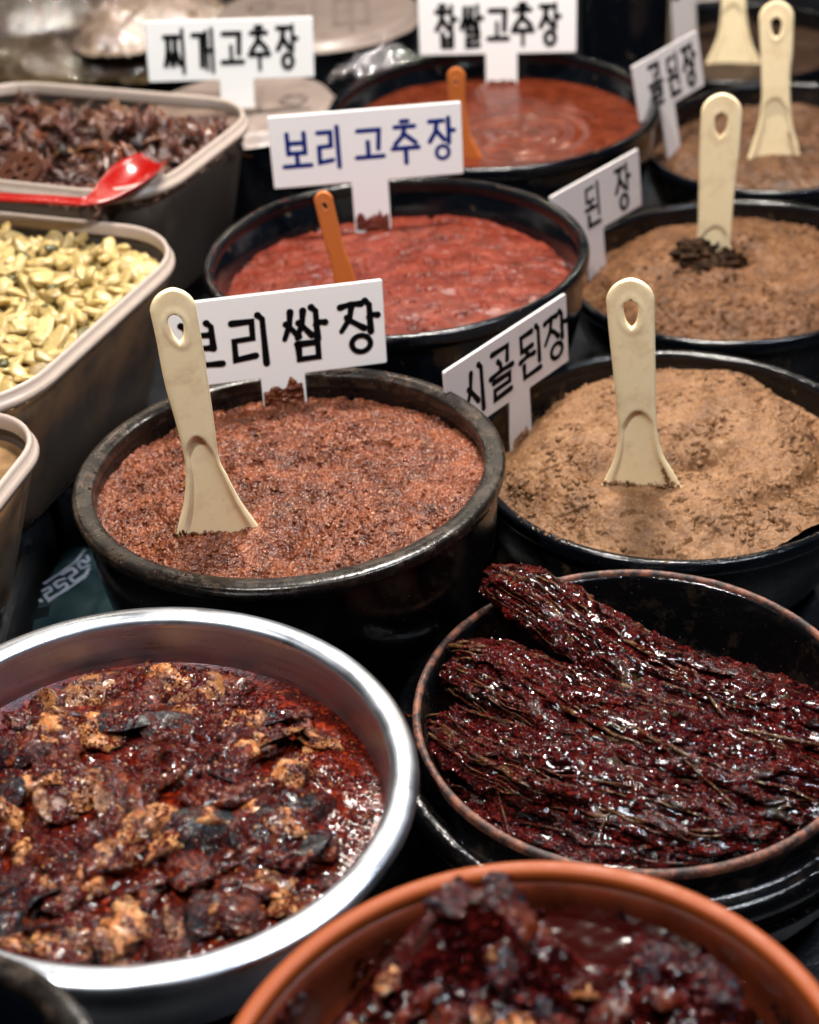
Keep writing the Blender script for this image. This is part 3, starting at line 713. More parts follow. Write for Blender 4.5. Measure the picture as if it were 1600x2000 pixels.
s8 = sign((.4649, 2.3678, -.80), -6.6, .3, 4.4, -.0773, .0774, .1287, .0749, .036, .0, .03,
     [('된', .14, .14, .32, .86), ('장', .42, .14, .60, .86)], 'gothic', .085, M['board_old'], M['ink'],
     'white sign on a wide stem in the top right bowl')
# paste sticking to the stems
def smear(parent, u, v, w, h, mat, seed):
    n = 46; X, Y = np.meshgrid(np.linspace(-1, 1, n), np.linspace(-1, 1, n), indexing='ij')
    top = sstep(1.0, .2, Y + .9 * (fbm(X * 2.6 + seed, Y * 1.2, 4, seed) - .35) * 1.6)
    Z = -.0012 + .0034 * top * (0.35 + fbm(X * 6, Y * 6, 3, seed + 2)) * sstep(1.0, .85, np.abs(X))
    V = np.stack([u + X * w / 2, v + Y * h / 2, Z], -1).reshape(-1, 3)
    return obj('paste_smear', mesh_np('paste_smear', V, grid_faces(n, n)), mat, parent)
smear(s1, .0, .004, .0365, .030, M['paste_ssam'], 91)
smear(s2, .0, -.008, .037, .020, M['paste_barley'], 93)
smear(s3, .0, .000, .039, .014, M['paste_rice'], 95)
smear(s5, .004, .004, .029, .018, M['paste_doen'], 97)

# ------------------------------------------------------------------ paddles and spatulas
def paddle(name, base_px, z, rows, hole, mat, label, cat, group, thick=.0058, recess=.0026, arch=.40, slant=0.0, top_round=True):
    """rows: (left x, left y, right x, right y) from the buried edge up; last row is where the round end starts"""
    B = at(base_px[0], base_px[1], H + z)
    yaw = math.atan2(B.x, B.y)
    n = Vector((-math.sin(yaw), -math.cos(yaw), math.sin(slant))).normalized()
    rt = Vector((math.cos(yaw), -math.sin(yaw), 0)); upv = n.cross(rt) * -1
    if upv.z < 0: upv = -upv
    def pl(x, y):
        q = on_plane(x, y, B, n) - B; return Vector((q.dot(rt), q.dot(upv)))
    Ls = spline([pl(r[0], r[1]) for r in rows], 18); Rs = spline([pl(r[2], r[3]) for r in rows], 18)
    nb = len(Ls)
    if top_round:
        c = (Ls[-1] + Rs[-1]) / 2; hw = (Rs[-1] - Ls[-1]).length / 2; ax = (Rs[-1] - Ls[-1]).normalized(); ay = Vector((-ax.y, ax.x))
        for k in range(1, 15):
            a = math.pi / 2 * k / 14.3
            Ls.append(c - ax * hw * math.cos(a) + ay * hw * math.sin(a)); Rs.append(c + ax * hw * math.cos(a) + ay * hw * math.sin(a))
    m = len(Ls); tot = [0]
    for i in range(1, m): tot.append(tot[-1] + ((Ls[i] + Rs[i]) / 2 - (Ls[i - 1] + Rs[i - 1]) / 2).length)
    T = tot[-1]
    NC = 15
    hc = hole and pl(*hole[0]); hs = hole and (hole[1] * (B.length / FPX) * 1.0, hole[2] * (B.length / FPX) * 1.15)
    V = []; 
    def section(i, side, fb):
        L, Rt = Ls[i], Rs[i]; c = (L + Rt) / 2; w = (Rt - L).length / 2; s = tot[i] / T
        ax = (Rt - L).normalized() if w > 1e-6 else Vector((1, 0))
        hwid = 0
        if hole:
            dy = (c.y - hc.y) / hs[1]
            if abs(dy) < 1:
                shp = (1 - abs(dy) ** 2.6) ** .45 * (1.0 + .22 * dy) ; hwid = hs[0] * shp
        pts = []
        for k in range(NC):
            a = k / (NC - 1); a2 = 1 - (1 - a) ** 1.6           # denser towards the outer edge
            lo = hwid; v = (lo + (w - lo) * a2)
            rel = v / max(w, 1e-6)
            edge = (1 - min(rel, 1) ** 9) ** .5 if rel < 1 else 0
            th = thick / 2 * edge
            if w < .004: th *= 1
            if fb > 0:   # front face: recessed blade with raised border
                bl = 1 - min(max((s - arch + .10 * rel * rel) / .035, 0), 1)
                bl = bl * bl * (3 - 2 * bl)
                inn = min(max((.84 - rel) / .14, 0), 1); inn = inn * inn * (3 - 2 * inn)
                th -= recess * bl * inn
                if hole and hwid == 0: pass
                if hole:
                    dd = math.hypot((v) / (hs[0] * 1.9), (c.y - hc.y) / (hs[1] * 1.35))
                    if .62 < dd < 1.15: th += .0005 * math.sin((dd - .62) / .53 * math.pi)
            p = c + ax * (v * side)
            pts.append(B + rt * p.x + upv * p.y + n * (th * fb + thick * .0))
        return pts
    idx = {}
    for fb in (1, -1):
        for side in (1, -1):
            for i in range(m):
                for k, p in enumerate(section(i, side, fb)):
                    idx[(fb, side, i, k)] = len(V); V.append(p)
    F = []
    for fb in (1, -1):
        for side in (1, -1):
            for i in range(m - 1):
                for k in range(NC - 1):
                    q = [idx[(fb, side, i, k)], idx[(fb, side, i, k + 1)], idx[(fb, side, i + 1, k + 1)], idx[(fb, side, i + 1, k)]]
                    F.append(q if fb * side > 0 else q[::-1])
    for side in (1, -1):
        for i in range(m - 1):
            # wall of the hole
            q = [idx[(1, side, i, 0)], idx[(1, side, i + 1, 0)], idx[(-1, side, i + 1, 0)], idx[(-1, side, i, 0)]]
            if (V[q[0]] - V[idx[(1, -side, i, 0)]]).length > 1e-5 or (V[q[1]] - V[idx[(1, -side, i + 1, 0)]]).length > 1e-5: F.append(q)
    for side in (1, -1):
        for k in range(NC - 1):
            F.append([idx[(1, side, 0, k)], idx[(1, side, 0, k + 1)], idx[(-1, side, 0, k + 1)], idx[(-1, side, 0, k)]])
            F.append([idx[(1, side, m - 1, k)], idx[(1, side, m - 1, k + 1)], idx[(-1, side, m - 1, k + 1)], idx[(-1, side, m - 1, k)]])
    me = mesh_py(name, [v - B for v in V], F)
    bm = bmesh.new(); bm.from_mesh(me); bmesh.ops.remove_doubles(bm, verts=bm.verts, dist=.00004); bmesh.ops.dissolve_degenerate(bm, edges=bm.edges, dist=1e-6)
    bmesh.ops.recalc_face_normals(bm, faces=bm.faces); bm.to_mesh(me); bm.free()
    me.polygons.foreach_set('use_smooth', [True] * len(me.polygons))
    o = obj(name, me, mat, None, B); tag(o, label, cat, group)
    return o
GP = 'cream paddles stuck in the pastes'
paddle('rice_paddle', (437, 1045), -.664, [(338, 1078, 552, 1098), (344, 1048, 532, 1070), (348, 1024, 503, 1024), (359, 980, 472, 980), (363, 924, 444, 928), (357, 880, 428, 893), (344, 828, 420, 837), (322, 750, 411, 771), (305, 663, 398, 684), (293, 608, 384, 604)],
       ((336, 640), 15, 29), M['cream'], 'large cream paddle leaning in the coarse red brown paste', 'paddle', GP, arch=.46)
paddle('rice_paddle', (1255, 948), -.722, [(1140, 985, 1370, 990), (1158, 966, 1352, 972), (1175, 945, 1332, 950), (1186, 926, 1316, 922), (1200, 894, 1295, 886), (1208, 853, 1285, 845), (1206, 812, 1282, 800), (1198, 731, 1281, 740), (1190, 656, 1280, 660), (1184, 588, 1279, 588)],
       ((1231, 611), 15, 29), M['cream'], 'cream paddle upright in the pale tan paste', 'paddle', GP, arch=.42)
paddle('rice_paddle', (1395, 500), -.722, [(1325, 535, 1455, 535), (1342, 510, 1436, 510), (1354, 487, 1428, 480), (1362, 457, 1429, 450), (1364, 394, 1435, 375), (1366, 300, 1444, 300), (1369, 222, 1450, 222)],
       ((1408, 242), 12, 22), M['cream'], 'cream paddle pushed to its neck into brown paste with a dark clump', 'paddle', GP, arch=.26)
paddle('rice_paddle', (1512, 308), -.745, [(1448, 332, 1580, 332), (1459, 310, 1564, 303), (1470, 280, 1559, 282), (1482, 238, 1550, 250), (1487, 200, 1545, 212), (1487, 150, 1544, 150), (1485, 100, 1549, 100), (1482, 36, 1551, 36)],
       ((1516, 53), 9, 17), M['cream'], 'cream paddle standing in the crusted bowl by the right edge', 'paddle', GP, arch=.42)
paddle('rice_paddle', (1430, 126), -.788, [(1368, 142, 1492, 136), (1380, 120, 1482, 112), (1400, 75, 1470, 87), (1407, 38, 1460, 45), (1409, 0, 1457, 0), (1408, -60, 1460, -60), (1405, -120, 1466, -120), (1404, -150, 1468, -150)],
       None, M['cream'], 'cream paddle in the top right bowl with its handle cut off by the frame', 'paddle', GP, arch=.40)
def residue_on(po_, pts, n, spread, mat, size, seed):
    """paste caked on a blade: pts are spots of the photograph on its front face"""
    yaw = math.atan2(po_.location.x, po_.location.y); n_ = Vector((-math.sin(yaw), -math.cos(yaw), 0)); rs = random.Random(seed); P = []
    for k in range(n):
        i = rs.randint(0, len(pts) - 2); t = rs.random()
        x = pts[i][0] + (pts[i + 1][0] - pts[i][0]) * t + rs.gauss(0, spread); y = pts[i][1] + (pts[i + 1][1] - pts[i][1]) * t + rs.gauss(0, spread)
        P.append((on_plane(x, y, po_.location + n_ * .0016, n_) - po_.location)[:])
    crumbs(po_, np.array(P), size, mat, 'paste_residue', seed, .5)
_pd = [o for o in COL.objects if o.name.startswith('rice_paddle')]
residue_on(_pd[0], [(504, 1030), (512, 1048), (520, 1062)], 70, 3.0, M['paste_ssam'], .0009, 1)
residue_on(_pd[0], [(350, 1044), (430, 1054), (522, 1064)], 260, 4.0, M['paste_ssam'], .0013, 2)
residue_on(_pd[1], [(1290, 905), (1300, 925), (1308, 940)], 60, 3.0, M['paste_doen'], .0009, 3)
residue_on(_pd[1], [(1180, 946), (1250, 950), (1328, 950)], 240, 3.5, M['paste_doen'], .0013, 4)
residue_on(_pd[1], [(1200, 700), (1278, 760), (1200, 800)], 14, 14, M['paste_doen'], .0005, 5)
residue_on(_pd[2], [(1356, 470), (1372, 482), (1420, 488)], 160, 6.0, M['clump'], .0014, 6)
residue_on(_pd[3], [(1542, 255), (1550, 285), (1556, 300)], 40, 3.0, M['paste_doen3'], .0010, 7)
GO = 'small orange spatulas'
paddle('spatula', (682, 575), -.684, [(668, 625, 722, 625), (655, 575, 702, 575), (652, 552, 697, 552), (645, 510, 685, 515), (632, 470, 672, 480), (620, 420, 660, 430), (613, 392, 651, 392)],
       ((634, 402), 5, 8), M['orange'], 'orange spatula in the red paste behind the brush lettered sign', 'spatula', GO, thick=.005, recess=.0, arch=.1)
paddle('spatula', (925, 306), -.70, [(905, 325, 968, 325), (900, 300, 947, 312), (890, 275, 928, 280), (881, 250, 919, 262), (875, 187, 909, 206), (873, 150, 909, 150)],
       ((890, 160), 4, 6), M['orange'], 'orange spatula in the smooth red paste', 'spatula', GO, thick=.005, recess=.0, arch=.1)
# clump on the third paddle
c = at(1378, 505, H - .722)
ce = empty('paste_clump', c, 'dark sticky clump of paste around the neck of the pushed in paddle', 'paste clump')
for k, (dx, dy, dz, q) in enumerate([(-.014, -.008, .006, .020), (-.020, -.004, .016, .011), (.016, -.014, -.002, .018), (-.002, -.024, -.006, .021), (-.028, -.018, -.008, .015), (.030, -.006, -.006, .012), (.010, -.032, -.012, .014)]):
    clump('lump', Vector((dx, dy, dz)), q, q * .8, q * .75, .75, 200 + k, M['clump'], parent=ce)
_rs = np.random.RandomState(9); crumbs(ce, np.stack([_rs.normal(0, .020, 260), _rs.normal(-.014, .016, 260), _rs.normal(-.004, .004, 260)], -1), .0028, M['clump'], 'crumbs', 9)
# ------------------------------------------------------------------ steel bowl
def heap_obj(name, cx, cy, z0, r, n, hf, mat, parent=None):
    X, Y = disc_grid(n); X = X * r; Y = Y * r; Z = hf(X, Y)
    return obj(name, mesh_np(name, np.stack([X, Y, Z], -1).reshape(-1, 3), grid_faces(n, n)), mat, parent, (cx, cy, z0))
st_c = (-.1708, .7219, H - .65)
e = empty('steel_bowl', st_c, 'brushed steel bowl of chili marinated shellfish with a bright rolled rim', 'bowl', None, tilt_rot(-4.2, -.4))
r = .1655
lathe('body', [(.085, -.118), (.095, -.114), (.125, -.085), (.146, -.045), (.1500, -.014), (.1520, -.0075), (.1500, -.0070), (.1478, -.0065), (.1466, -.012), (.1415, -.045), (.124, -.084), (.095, -.110), (.0005, -.112)], M['steel'], e, 200)
lathe('rim', [(.1470, -.0070), (.1478, -.0030), (.1505, -.0004), (.1550, .0006), (.1600, .0000), (.1640, -.0018), (.1655, -.0050), (.1640, -.0085), (.1600, -.0090), (.1500, -.0078)], M['steel_rim'], e, 240)
def h_steel(X, Y):
    r = np.hypot(X, Y)
    z = -.034 + .013 * sstep(.145, .05, r) + .010 * (fbm(X * 26, Y * 26, 3, 101) - .5) * sstep(.14, .11, r)
    z += .0035 * (fbm(X * 120, Y * 120, 4, 103) - .5) * sstep(.125, .09, r)
    return z

def ico(sub):
    bm = bmesh.new(); bmesh.ops.create_icosphere(bm, subdivisions=sub, radius=1.0)
    V = np.array([v.co[:] for v in bm.verts]); F = np.array([[v.index for v in f.verts] for f in bm.faces]); bm.free(); return V, F
ICO2, ICO3 = ico(2), ico(3)
def lump_mesh(name, sx, sy, sz, amp, seed, sub=3, curl=0.0, mat=None, freq=1.6):
    V, F = (ICO3 if sub == 3 else ICO2); V = V.copy()
    d = 1 + amp * np.array([mnoise.noise(Vector(v * freq) + Vector((seed * 3.1, seed * 1.7, 0))) for v in V]) + amp * .5 * np.array([mnoise.noise(Vector(v * freq * 2.6) + Vector((seed * 2.1, 0, seed))) for v in V])
    V = V * d[:, None] * np.array([sx, sy, sz])
    if curl: V[:, 2] += curl * ((V[:, 0] / sx) ** 2) * sx
    me = mesh_np(name, V, F)
    if mat: me.materials.append(mat)
    return me
def shell_mesh(name, sx, sy, depth, seed, mat, th=.0009):
    nu, nv = 20, 14; V = []
    for s in (0, 1):
        for i in range(nu):
            for j in range(nv):
                a = 2 * math.pi * i / nu; q = j / (nv - 1)
                x = math.cos(a) * q * sx * (1 + .25 * math.cos(a)); y = math.sin(a) * q * sy
                z = depth * (1 - q * q) + .0006 * math.sin(q * 40) - s * th + .0015 * mnoise.noise(Vector((x * 80, y * 80, seed)))
                V.append((x, y, z))
    f = grid_faces(nu, nv, wrap_u=True); F = list(map(tuple, f)) + [tuple(q[::-1] + nu * nv) for q in f]
    for i in range(nu):
        a = i * nv + nv - 1; b = ((i + 1) % nu) * nv + nv - 1; F.append((a, b, b + nu * nv, a + nu * nv))
    me = mesh_py(name, V, F, recalc=True); me.materials.append(mat); return me
def place(me, name, loc, rot, sc, parent):
    o = bpy.data.objects.new(name, me); COL.objects.link(o); o.location = loc; o.rotation_euler = rot; o.scale = sc if isinstance(sc, tuple) else (sc,) * 3
    o.parent = parent; return o
def flakes(name, pts, nrm, size, mat, parent=None, seed=0, flat=.35):
    """thousands of crushed chili flakes as one mesh"""
    rs = np.random.RandomState(seed); N = len(pts)
    base = np.array([(1, 0, 0), (0, 1, 0), (-1, 0, 0), (0, -1, 0), (0, 0, 1), (0, 0, -1)], float)
    F0 = np.array([(0, 1, 4), (1, 2, 4), (2, 3, 4), (3, 0, 4), (1, 0, 5), (2, 1, 5), (3, 2, 5), (0, 3, 5)])
    q = rs.randn(N, 3, 3); Q = np.linalg.qr(q)[0]
    s = size * (.45 + rs.rand(N, 1) ** 2 * 1.3)
    jit = 1 + .5 * (rs.rand(N, 6, 1) - .5)
    B = base[None] * jit * np.array([1, .75, flat])[None, None] * s[:, None]
    V = np.einsum('nij,nkj->nki', Q, B) + np.asarray(pts)[:, None]
    F = (F0[None] + 6 * np.arange(N)[:, None, None]).reshape(-1, 3)
    o = obj(name, mesh_np(name, V.reshape(-1, 3), F, smooth=False), mat, parent); o['kind'] = 'stuff'
    return o
def bvh_of(objs, M0):
    V = []; F = []
    for o in objs:
        me = o.data; a = np.empty(len(me.vertices) * 3, np.float32); me.vertices.foreach_get('co', a); a = a.reshape(-1, 3)
        mw = Matrix.LocRotScale(o.location, o.rotation_euler, o.scale)
        mm = np.array(mw); a = a @ mm[:3, :3].T + mm[:3, 3]
        b = len(V) and sum(len(x) for x in V) or 0
        V.append(a); 
        for p in me.polygons: F.append(tuple(b + i for i in p.vertices))
    VV = np.vstack(V)
    return BVHTree.FromPolygons([tuple(v) for v in VV], F)
def rain(bvh, xs, ys, ztop, jitter=.0004, nmin=.0):
    P = []
    for x, y in zip(xs, ys):
        h = bvh.ray_cast(Vector((x, y, ztop)), Vector((0, 0, -1)))
        if h[0] is not None and abs(h[1].z) > nmin: P.append(h[0] + Vector((0, 0, jitter)))
    return np.array([p[:] for p in P])

dish = empty('marinated_shellfish', st_c, 'dark red chili marinated shellfish pieces in the steel bowl', 'seafood', None, tilt_rot(-4.2, -.4))
sauce = heap_obj('sauce', 0, 0, 0, .1440, 260, h_steel, M['sauce'], dish)
rs = random.Random(5)
LUMPS = [lump_mesh('meat', 1, rs.uniform(.5, .8), rs.uniform(.3, .5), .55, k, 3, rs.uniform(-.25, .25)) for k in range(9)]
for me in LUMPS: me.materials.append(M['meat'])
LUMPD = [lump_mesh('meat', 1, rs.uniform(.4, .7), rs.uniform(.25, .45), .6, 20 + k, 3, rs.uniform(-.3, .3)) for k in range(7)]
for me in LUMPD: me.materials.append(M['meat_dark'])
SHELLS = [shell_mesh('shell', .020, .012, rs.uniform(.005, .009), k, M['shell'] if k % 3 else M['shell_tan']) for k in range(6)]
pieces = [sauce]
def hst(x, y): return float(h_steel(np.array([[x]]), np.array([[y]]))[0, 0])
for i in range(225):
    a = rs.uniform(0, 2 * math.pi); q = .128 * math.sqrt(rs.random()); x, y = q * math.cos(a) - .006, q * math.sin(a) - .004
    if math.hypot(x - .105, y - .02) < .032: continue
    z = hst(x, y); k = rs.random(); rot = (rs.uniform(-.5, .5), rs.uniform(-.5, .5), rs.uniform(0, 6.28))
    if k < .22: o = place(rs.choice(LUMPS), 'meat', (x, y, z + rs.uniform(.0, .004)), rot, rs.uniform(.009, .018), dish)
    elif k < .88: o = place(rs.choice(LUMPD), 'meat', (x, y, z + rs.uniform(-.001, .004)), rot, rs.uniform(.010, .021), dish)
    else: o = place(rs.choice(SHELLS), 'shell', (x, y, z + rs.uniform(.0, .005)), (rs.uniform(-.9, .9), rs.uniform(-.9, .9), rs.uniform(0, 6.28)), rs.uniform(.7, 1.35), dish)
    pieces.append(o)
# pieces that stand out in the bowl
def inv_local(px, py, lift):
    w = at(px, py, st_c[2] - .025 + lift); return (w.x - st_c[0], w.y - st_c[1])
for (px, py, s, kind, rz, tilt) in [(540, 1620, .021, 'm', .4, 0), (585, 1570, .022, 's', .5, .6), (390, 1640, .026, 's', .35, .5), (300, 1640, .020, 'm', .3, .1), (490, 1410, .015, 'm', .1, 0), (200, 1450, .018, 'm', .2, .2), (230, 1430, .024, 's', 0, -.3),
                                    (580, 1500, .018, 'm', 1.0, .3), (480, 1570, .020, 'd', .2, 0), (130, 1600, .024, 't', .9, .5), (170, 1580, .022, 't', 1.0, .3), (170, 1850, .012, 'm', 1.4, .2), (240, 1830, .017, 'm', .8, .2), (40, 1760, .016, 's', 1.1, .5), (120, 1840, .015, 'm', 1.0, .3), (330, 1430, .022, 's', .2, .2), (60, 1480, .02, 'd', .3, 0), (590, 1760, .012, 'm', 2.2, .2)]:
    x, y = inv_local(px, py, .0); z = hst(x, y) + .006
    me = {'m': LUMPS, 'd': LUMPD, 's': [q for q in SHELLS if q.materials[0] == M['shell']], 't': [q for q in SHELLS if q.materials[0] == M['shell_tan']]}[kind]
    me = rs.choice(me); sc = s if kind in 'md' else s / .020
    pieces.append(place(me, 'meat' if kind in 'md' else 'shell', (x, y, z), (tilt, tilt * .4, rz), sc, dish))
bv = bvh_of(pieces, None)
npr = np.random.RandomState(3)
a = npr.rand(24000) * 2 * np.pi; q = .139 * np.sqrt(npr.rand(24000)); X, Y = q * np.cos(a), q * np.sin(a)
keep = fbm(X * 60 + 5, Y * 60 + 5, 3, 111) > .45
P = rain(bv, X[keep], Y[keep], .05)
flakes('chili_flakes', P, None, .0010, M['chili_dark'], dish, 1, .55)
a = npr.rand(700) * 2 * np.pi; q = .139 * np.sqrt(npr.rand(700)); X, Y = q * np.cos(a), q * np.sin(a)
P = rain(bv, X, Y, .05); flakes('seeds', P, None, .0010, M['seed'], dish, 2, .5)

# ------------------------------------------------------------------ greens bowl
cab = (.1438, .8266, H - .72)
e = empty('greens_jar', cab, 'black glazed jar with a bare clay lip holding chili coated greens', 'jar', None, tilt_rot(-.3, .9))
b = -(H - .72) + .004
lathe('body', [(.10, b), (.112, b + .006), (.150, -.095), (.166, -.060), (.168, -.052), (.164, -.047), (.169, -.036), (.1705, -.028), (.166, -.022), (.158, -.021), (.1535, -.016), (.1525, -.006), (.1500, -.0028), (.1470, -.0034), (.144, -.008), (.138, -.03), (.125, -.062), (.09, -.080), (.0005, -.084)], M['glaze_jar'], e, 200, .006, 12)
lathe('clay_lip', [(.1528, -.0055), (.1524, -.0020), (.1510, -.0003), (.1490, .0), (.1474, -.0014), (.1468, -.0040)], M['bare_clay'], e, 240, .006, 12)
def h_cab(X, Y):
    d = np.hypot(X, Y)
    front = sstep(.11, -.05, Y + .15 * X)
    z = -.066 + .030 * front + .02 * sstep(.05, -.06, Y) * sstep(.14, .06, d) + .008 * (fbm(X * 30, Y * 30, 4, 121) - .5)
    z = np.minimum(z, -.012 - .02 * sstep(.11, .14, d))
    return z
pick = empty('marinated_greens', cab, 'dark red chili coated young greens lying in long bundles in the clay lipped jar', 'greens', None)
gb = heap_obj('sauce', 0, 0, 0, .136, 220, h_cab, M['sauce_purple'], pick)
def bundle(px, z0, rad, seed, nst, start_pale=False):
    """px: (x, y, height above the rim level) along the bundle"""
    ctr = [at(x, y, cab[2] + z) - Vector(cab) for x, y, z in px]
    C = spline(ctr, 14); m = len(C); rr = spline([Vector((a, 0)) for a in rad], 14); rr = [v.x for v in rr]
    NA = 72; V = []
    for i in range(m):
        t = (C[min(i + 1, m - 1)] - C[max(i - 1, 0)]).normalized(); a = t.cross(Vector((0, 0, 1))).normalized(); b = a.cross(t)
        for k in range(NA):
            th = 2 * math.pi * k / NA
            s1 = mnoise.noise(Vector((math.cos(th) * 4.2, math.sin(th) * 4.2, i * .045 + seed))) 
            s2 = mnoise.noise(Vector((math.cos(th) * 11, math.sin(th) * 11, i * .10 + seed * 2)))
            s3 = mnoise.noise(Vector((math.cos(th) * 7, math.sin(th) * 7, i * .55 + seed * 3)))
            s4 = mnoise.noise(Vector((math.cos(th) * 2.5, math.sin(th) * 2.5, i * .30 + seed * 5))); f = 1 + .34 * s1 + .17 * s2 + .12 * s3 + .22 * s4
            V.append(C[i] + a * (math.cos(th) * rr[i] * f * 1.15) + b * (math.sin(th) * rr[i] * f * .72))
    F = [tuple(q[::-1]) for q in grid_faces(m, NA, wrap_v=True)]
    c0 = len(V); V += [C[0], C[-1]]
    for k in range(NA): F += [(c0, (k + 1) % NA, k), (c0 + 1, (m - 1) * NA + k, (m - 1) * NA + (k + 1) % NA)]
    body = obj('leaf_bundle', mesh_py('leaf_bundle', V, F, recalc=True), M['sauce_purple'], pick)
    rs = random.Random(seed); out = [body]
    for s in range(int(nst * .55)):
        th = rs.uniform(.0, math.pi); i0 = rs.randint(0, int(m * .75)); i1 = min(i0 + rs.randint(int(m * .12), int(m * .34)), m - 1)
        if i1 - i0 < 6: continue
        wl = rs.uniform(.0025, .0060); pts = []; rads = []
        for i in range(i0, i1 + 1):
            t = (C[min(i + 1, m - 1)] - C[max(i - 1, 0)]).normalized(); a = t.cross(Vector((0, 0, 1))).normalized(); b = a.cross(t); q = (i - i0) / (i1 - i0)
            tt = th + .25 * math.sin(q * 3 + s) + .3 * mnoise.noise(Vector((i * .22, s * 1.7, seed))); lift = 1.0 + .10 * mnoise.noise(Vector((i * .5, s * 2.9, seed)))
            pts.append(C[i] + a * (math.cos(tt) * rr[i] * 1.15 * lift) + b * (math.sin(tt) * rr[i] * .76 * lift))
            rads.append(wl * (.25 + math.sin(math.pi * min(max(q, .03), .97)) ** .6) * (1 + .35 * mnoise.noise(Vector((i * .8, s, 4)))))
        Vt, Ft = tube(pts, rads, 8, .38); out.append(obj('leaf', mesh_py('leaf', Vt, Ft), M['leaf'] if s % 3 else M['sauce_purple'], pick))
    for s in range(nst):
        th = rs.uniform(.05, math.pi - .05); i0 = rs.randint(0, int(m * .72)) if s > nst * .35 else rs.randint(0, 5); ln = rs.randint(int(m * .22), int(m * .5)); i1 = min(i0 + ln, m - 1)
        if i1 - i0 < 5: continue
        pts = []; dth = rs.uniform(-.5, .5); rw = rs.uniform(.0006, .0021) if rs.random() < .5 else rs.uniform(.0005, .0010); o = rs.uniform(.90, 1.10)
        ext = s <= nst * .35 and i0 < 3
        for i in range(i0, i1 + 1):
            t = (C[min(i + 1, m - 1)] - C[max(i - 1, 0)]).normalized(); a = t.cross(Vector((0, 0, 1))).normalized(); b = a.cross(t)
            q = (i - i0) / (i1 - i0); tt = th + dth * q + .14 * mnoise.noise(Vector((i * .16, s * 3.3, seed)))
            lift = o + .10 * mnoise.noise(Vector((i * .35, s * 2.2, seed)))
            pts.append(C[i] + a * (math.cos(tt) * rr[i] * 1.15 * lift) + b * (math.sin(tt) * rr[i] * .76 * lift))
        if ext:
            d0 = (pts[0] - pts[1]).normalized(); L = rs.uniform(.006, .020); bend = Vector((rs.uniform(-.5, .5), rs.uniform(-.5, .5), rs.uniform(-.9, .1)))
            pts = [pts[0] + (d0 + bend * (k / 4)) * (L * k / 4) for k in (4, 3, 2, 1)] + pts
            rw *= 1.35
        rads = [rw * (1 - .5 * (k / (len(pts) - 1)) ** 2) for k in range(len(pts))]
        Vt, Ft = tube(pts, rads, 6, .7)
        out.append(obj('stem', mesh_py('stem', Vt, Ft), M['stem'], pick))
    return out
parts = [gb]
parts += bundle([(985, 1140, .022), (1060, 1180, .020), (1150, 1250, .006), (1260, 1320, -.006), (1400, 1375, -.014), (1530, 1425, -.018), (1660, 1470, -.020)], 0, [.015, .020, .023, .027, .030, .030, .024], 301, 46)
parts += bundle([(905, 1300, -.010), (985, 1335, -.008), (1100, 1400, -.008), (1230, 1450, -.009), (1360, 1495, -.012), (1500, 1530, -.016), (1640, 1560, -.022)], 0, [.021, .028, .032, .034, .033, .030, .020], 302, 60)
parts += bundle([(880, 1420, -.024), (970, 1470, -.016), (1080, 1520, -.012), (1200, 1560, -.012), (1330, 1600, -.014), (1450, 1620, -.020), (1550, 1610, -.026)], 0, [.018, .026, .030, .030, .027, .020, .010], 303, 54)
parts += bundle([(930, 1560, -.040), (1030, 1620, -.034), (1150, 1655, -.028), (1300, 1670, -.026), (1450, 1650, -.030)], 0, [.022, .026, .028, .026, .018], 304, 26)
parts += bundle([(1180, 1300, -.030), (1300, 1385, -.024), (1420, 1440, -.024), (1560, 1490, -.028), (1650, 1520, -.03)], 0, [.018, .024, .028, .028, .020], 305, 18)
# the folded head of the top bundle over the rim
for k, (x, y, z, s) in enumerate([(985, 1130, .026, .012), (1040, 1140, .030, .011), (960, 1155, .018, .010)]):
    w = at(x, y, cab[2] + z) - Vector(cab)
    parts.append(place(lump_mesh('leaf_head', 1, .7, .55, .6, 60 + k, 3, 0, M['sauce_purple']), 'leaf_head', w, (0, .3, -.5), s, pick))
bv = bvh_of(parts, None)
N = 60000
X = npr.rand(N) * .32 - .15; Y = npr.rand(N) * .34 - .14
keep = (fbm(X * 55 + 5, Y * 85 + 5, 4, 131) > .45) & ((np.hypot(X, Y) < .136) | (X < -.02))
P = rain(bv, X[keep], Y[keep], .12, .0003)
flakes('chili_flakes', P, None, .00105, M['chili_dark'], pick, 4, .6)
# a few wiry stalks on top
for (pp, rw) in [([(1330, 1500), (1430, 1560), (1530, 1600), (1572, 1560), (1565, 1555)], .0010), ([(1110, 1600), (1150, 1625), (1190, 1590)], .0009), ([(1350, 1330), (1420, 1400), (1480, 1440), (1600, 1450)], .0013), ([(965, 1165), (1000, 1190), (1030, 1205)], .0018), ([(860, 1440), (875, 1465), (868, 1490)], .0014), ([(858, 1395), (880, 1410), (890, 1440)], .0014), ([(965, 1500), (985, 1560), (1000, 1610)], .0009)]:
    pts = []
    for x, y in pp:
        w = at(x, y, cab[2] + .004); h = bv.ray_cast(Vector((w.x - cab[0], w.y - cab[1], .12)), Vector((0, 0, -1)))
        pts.append((h[0] if h[0] is not None else Vector((w.x - cab[0], w.y - cab[1], -.02))) + Vector((0, 0, .0016)))
    pts = spline(pts, 7); Vt, Ft = tube(pts, [rw] * len(pts), 6); obj('stem', mesh_py('stem', Vt, Ft), M['stem'], pick)

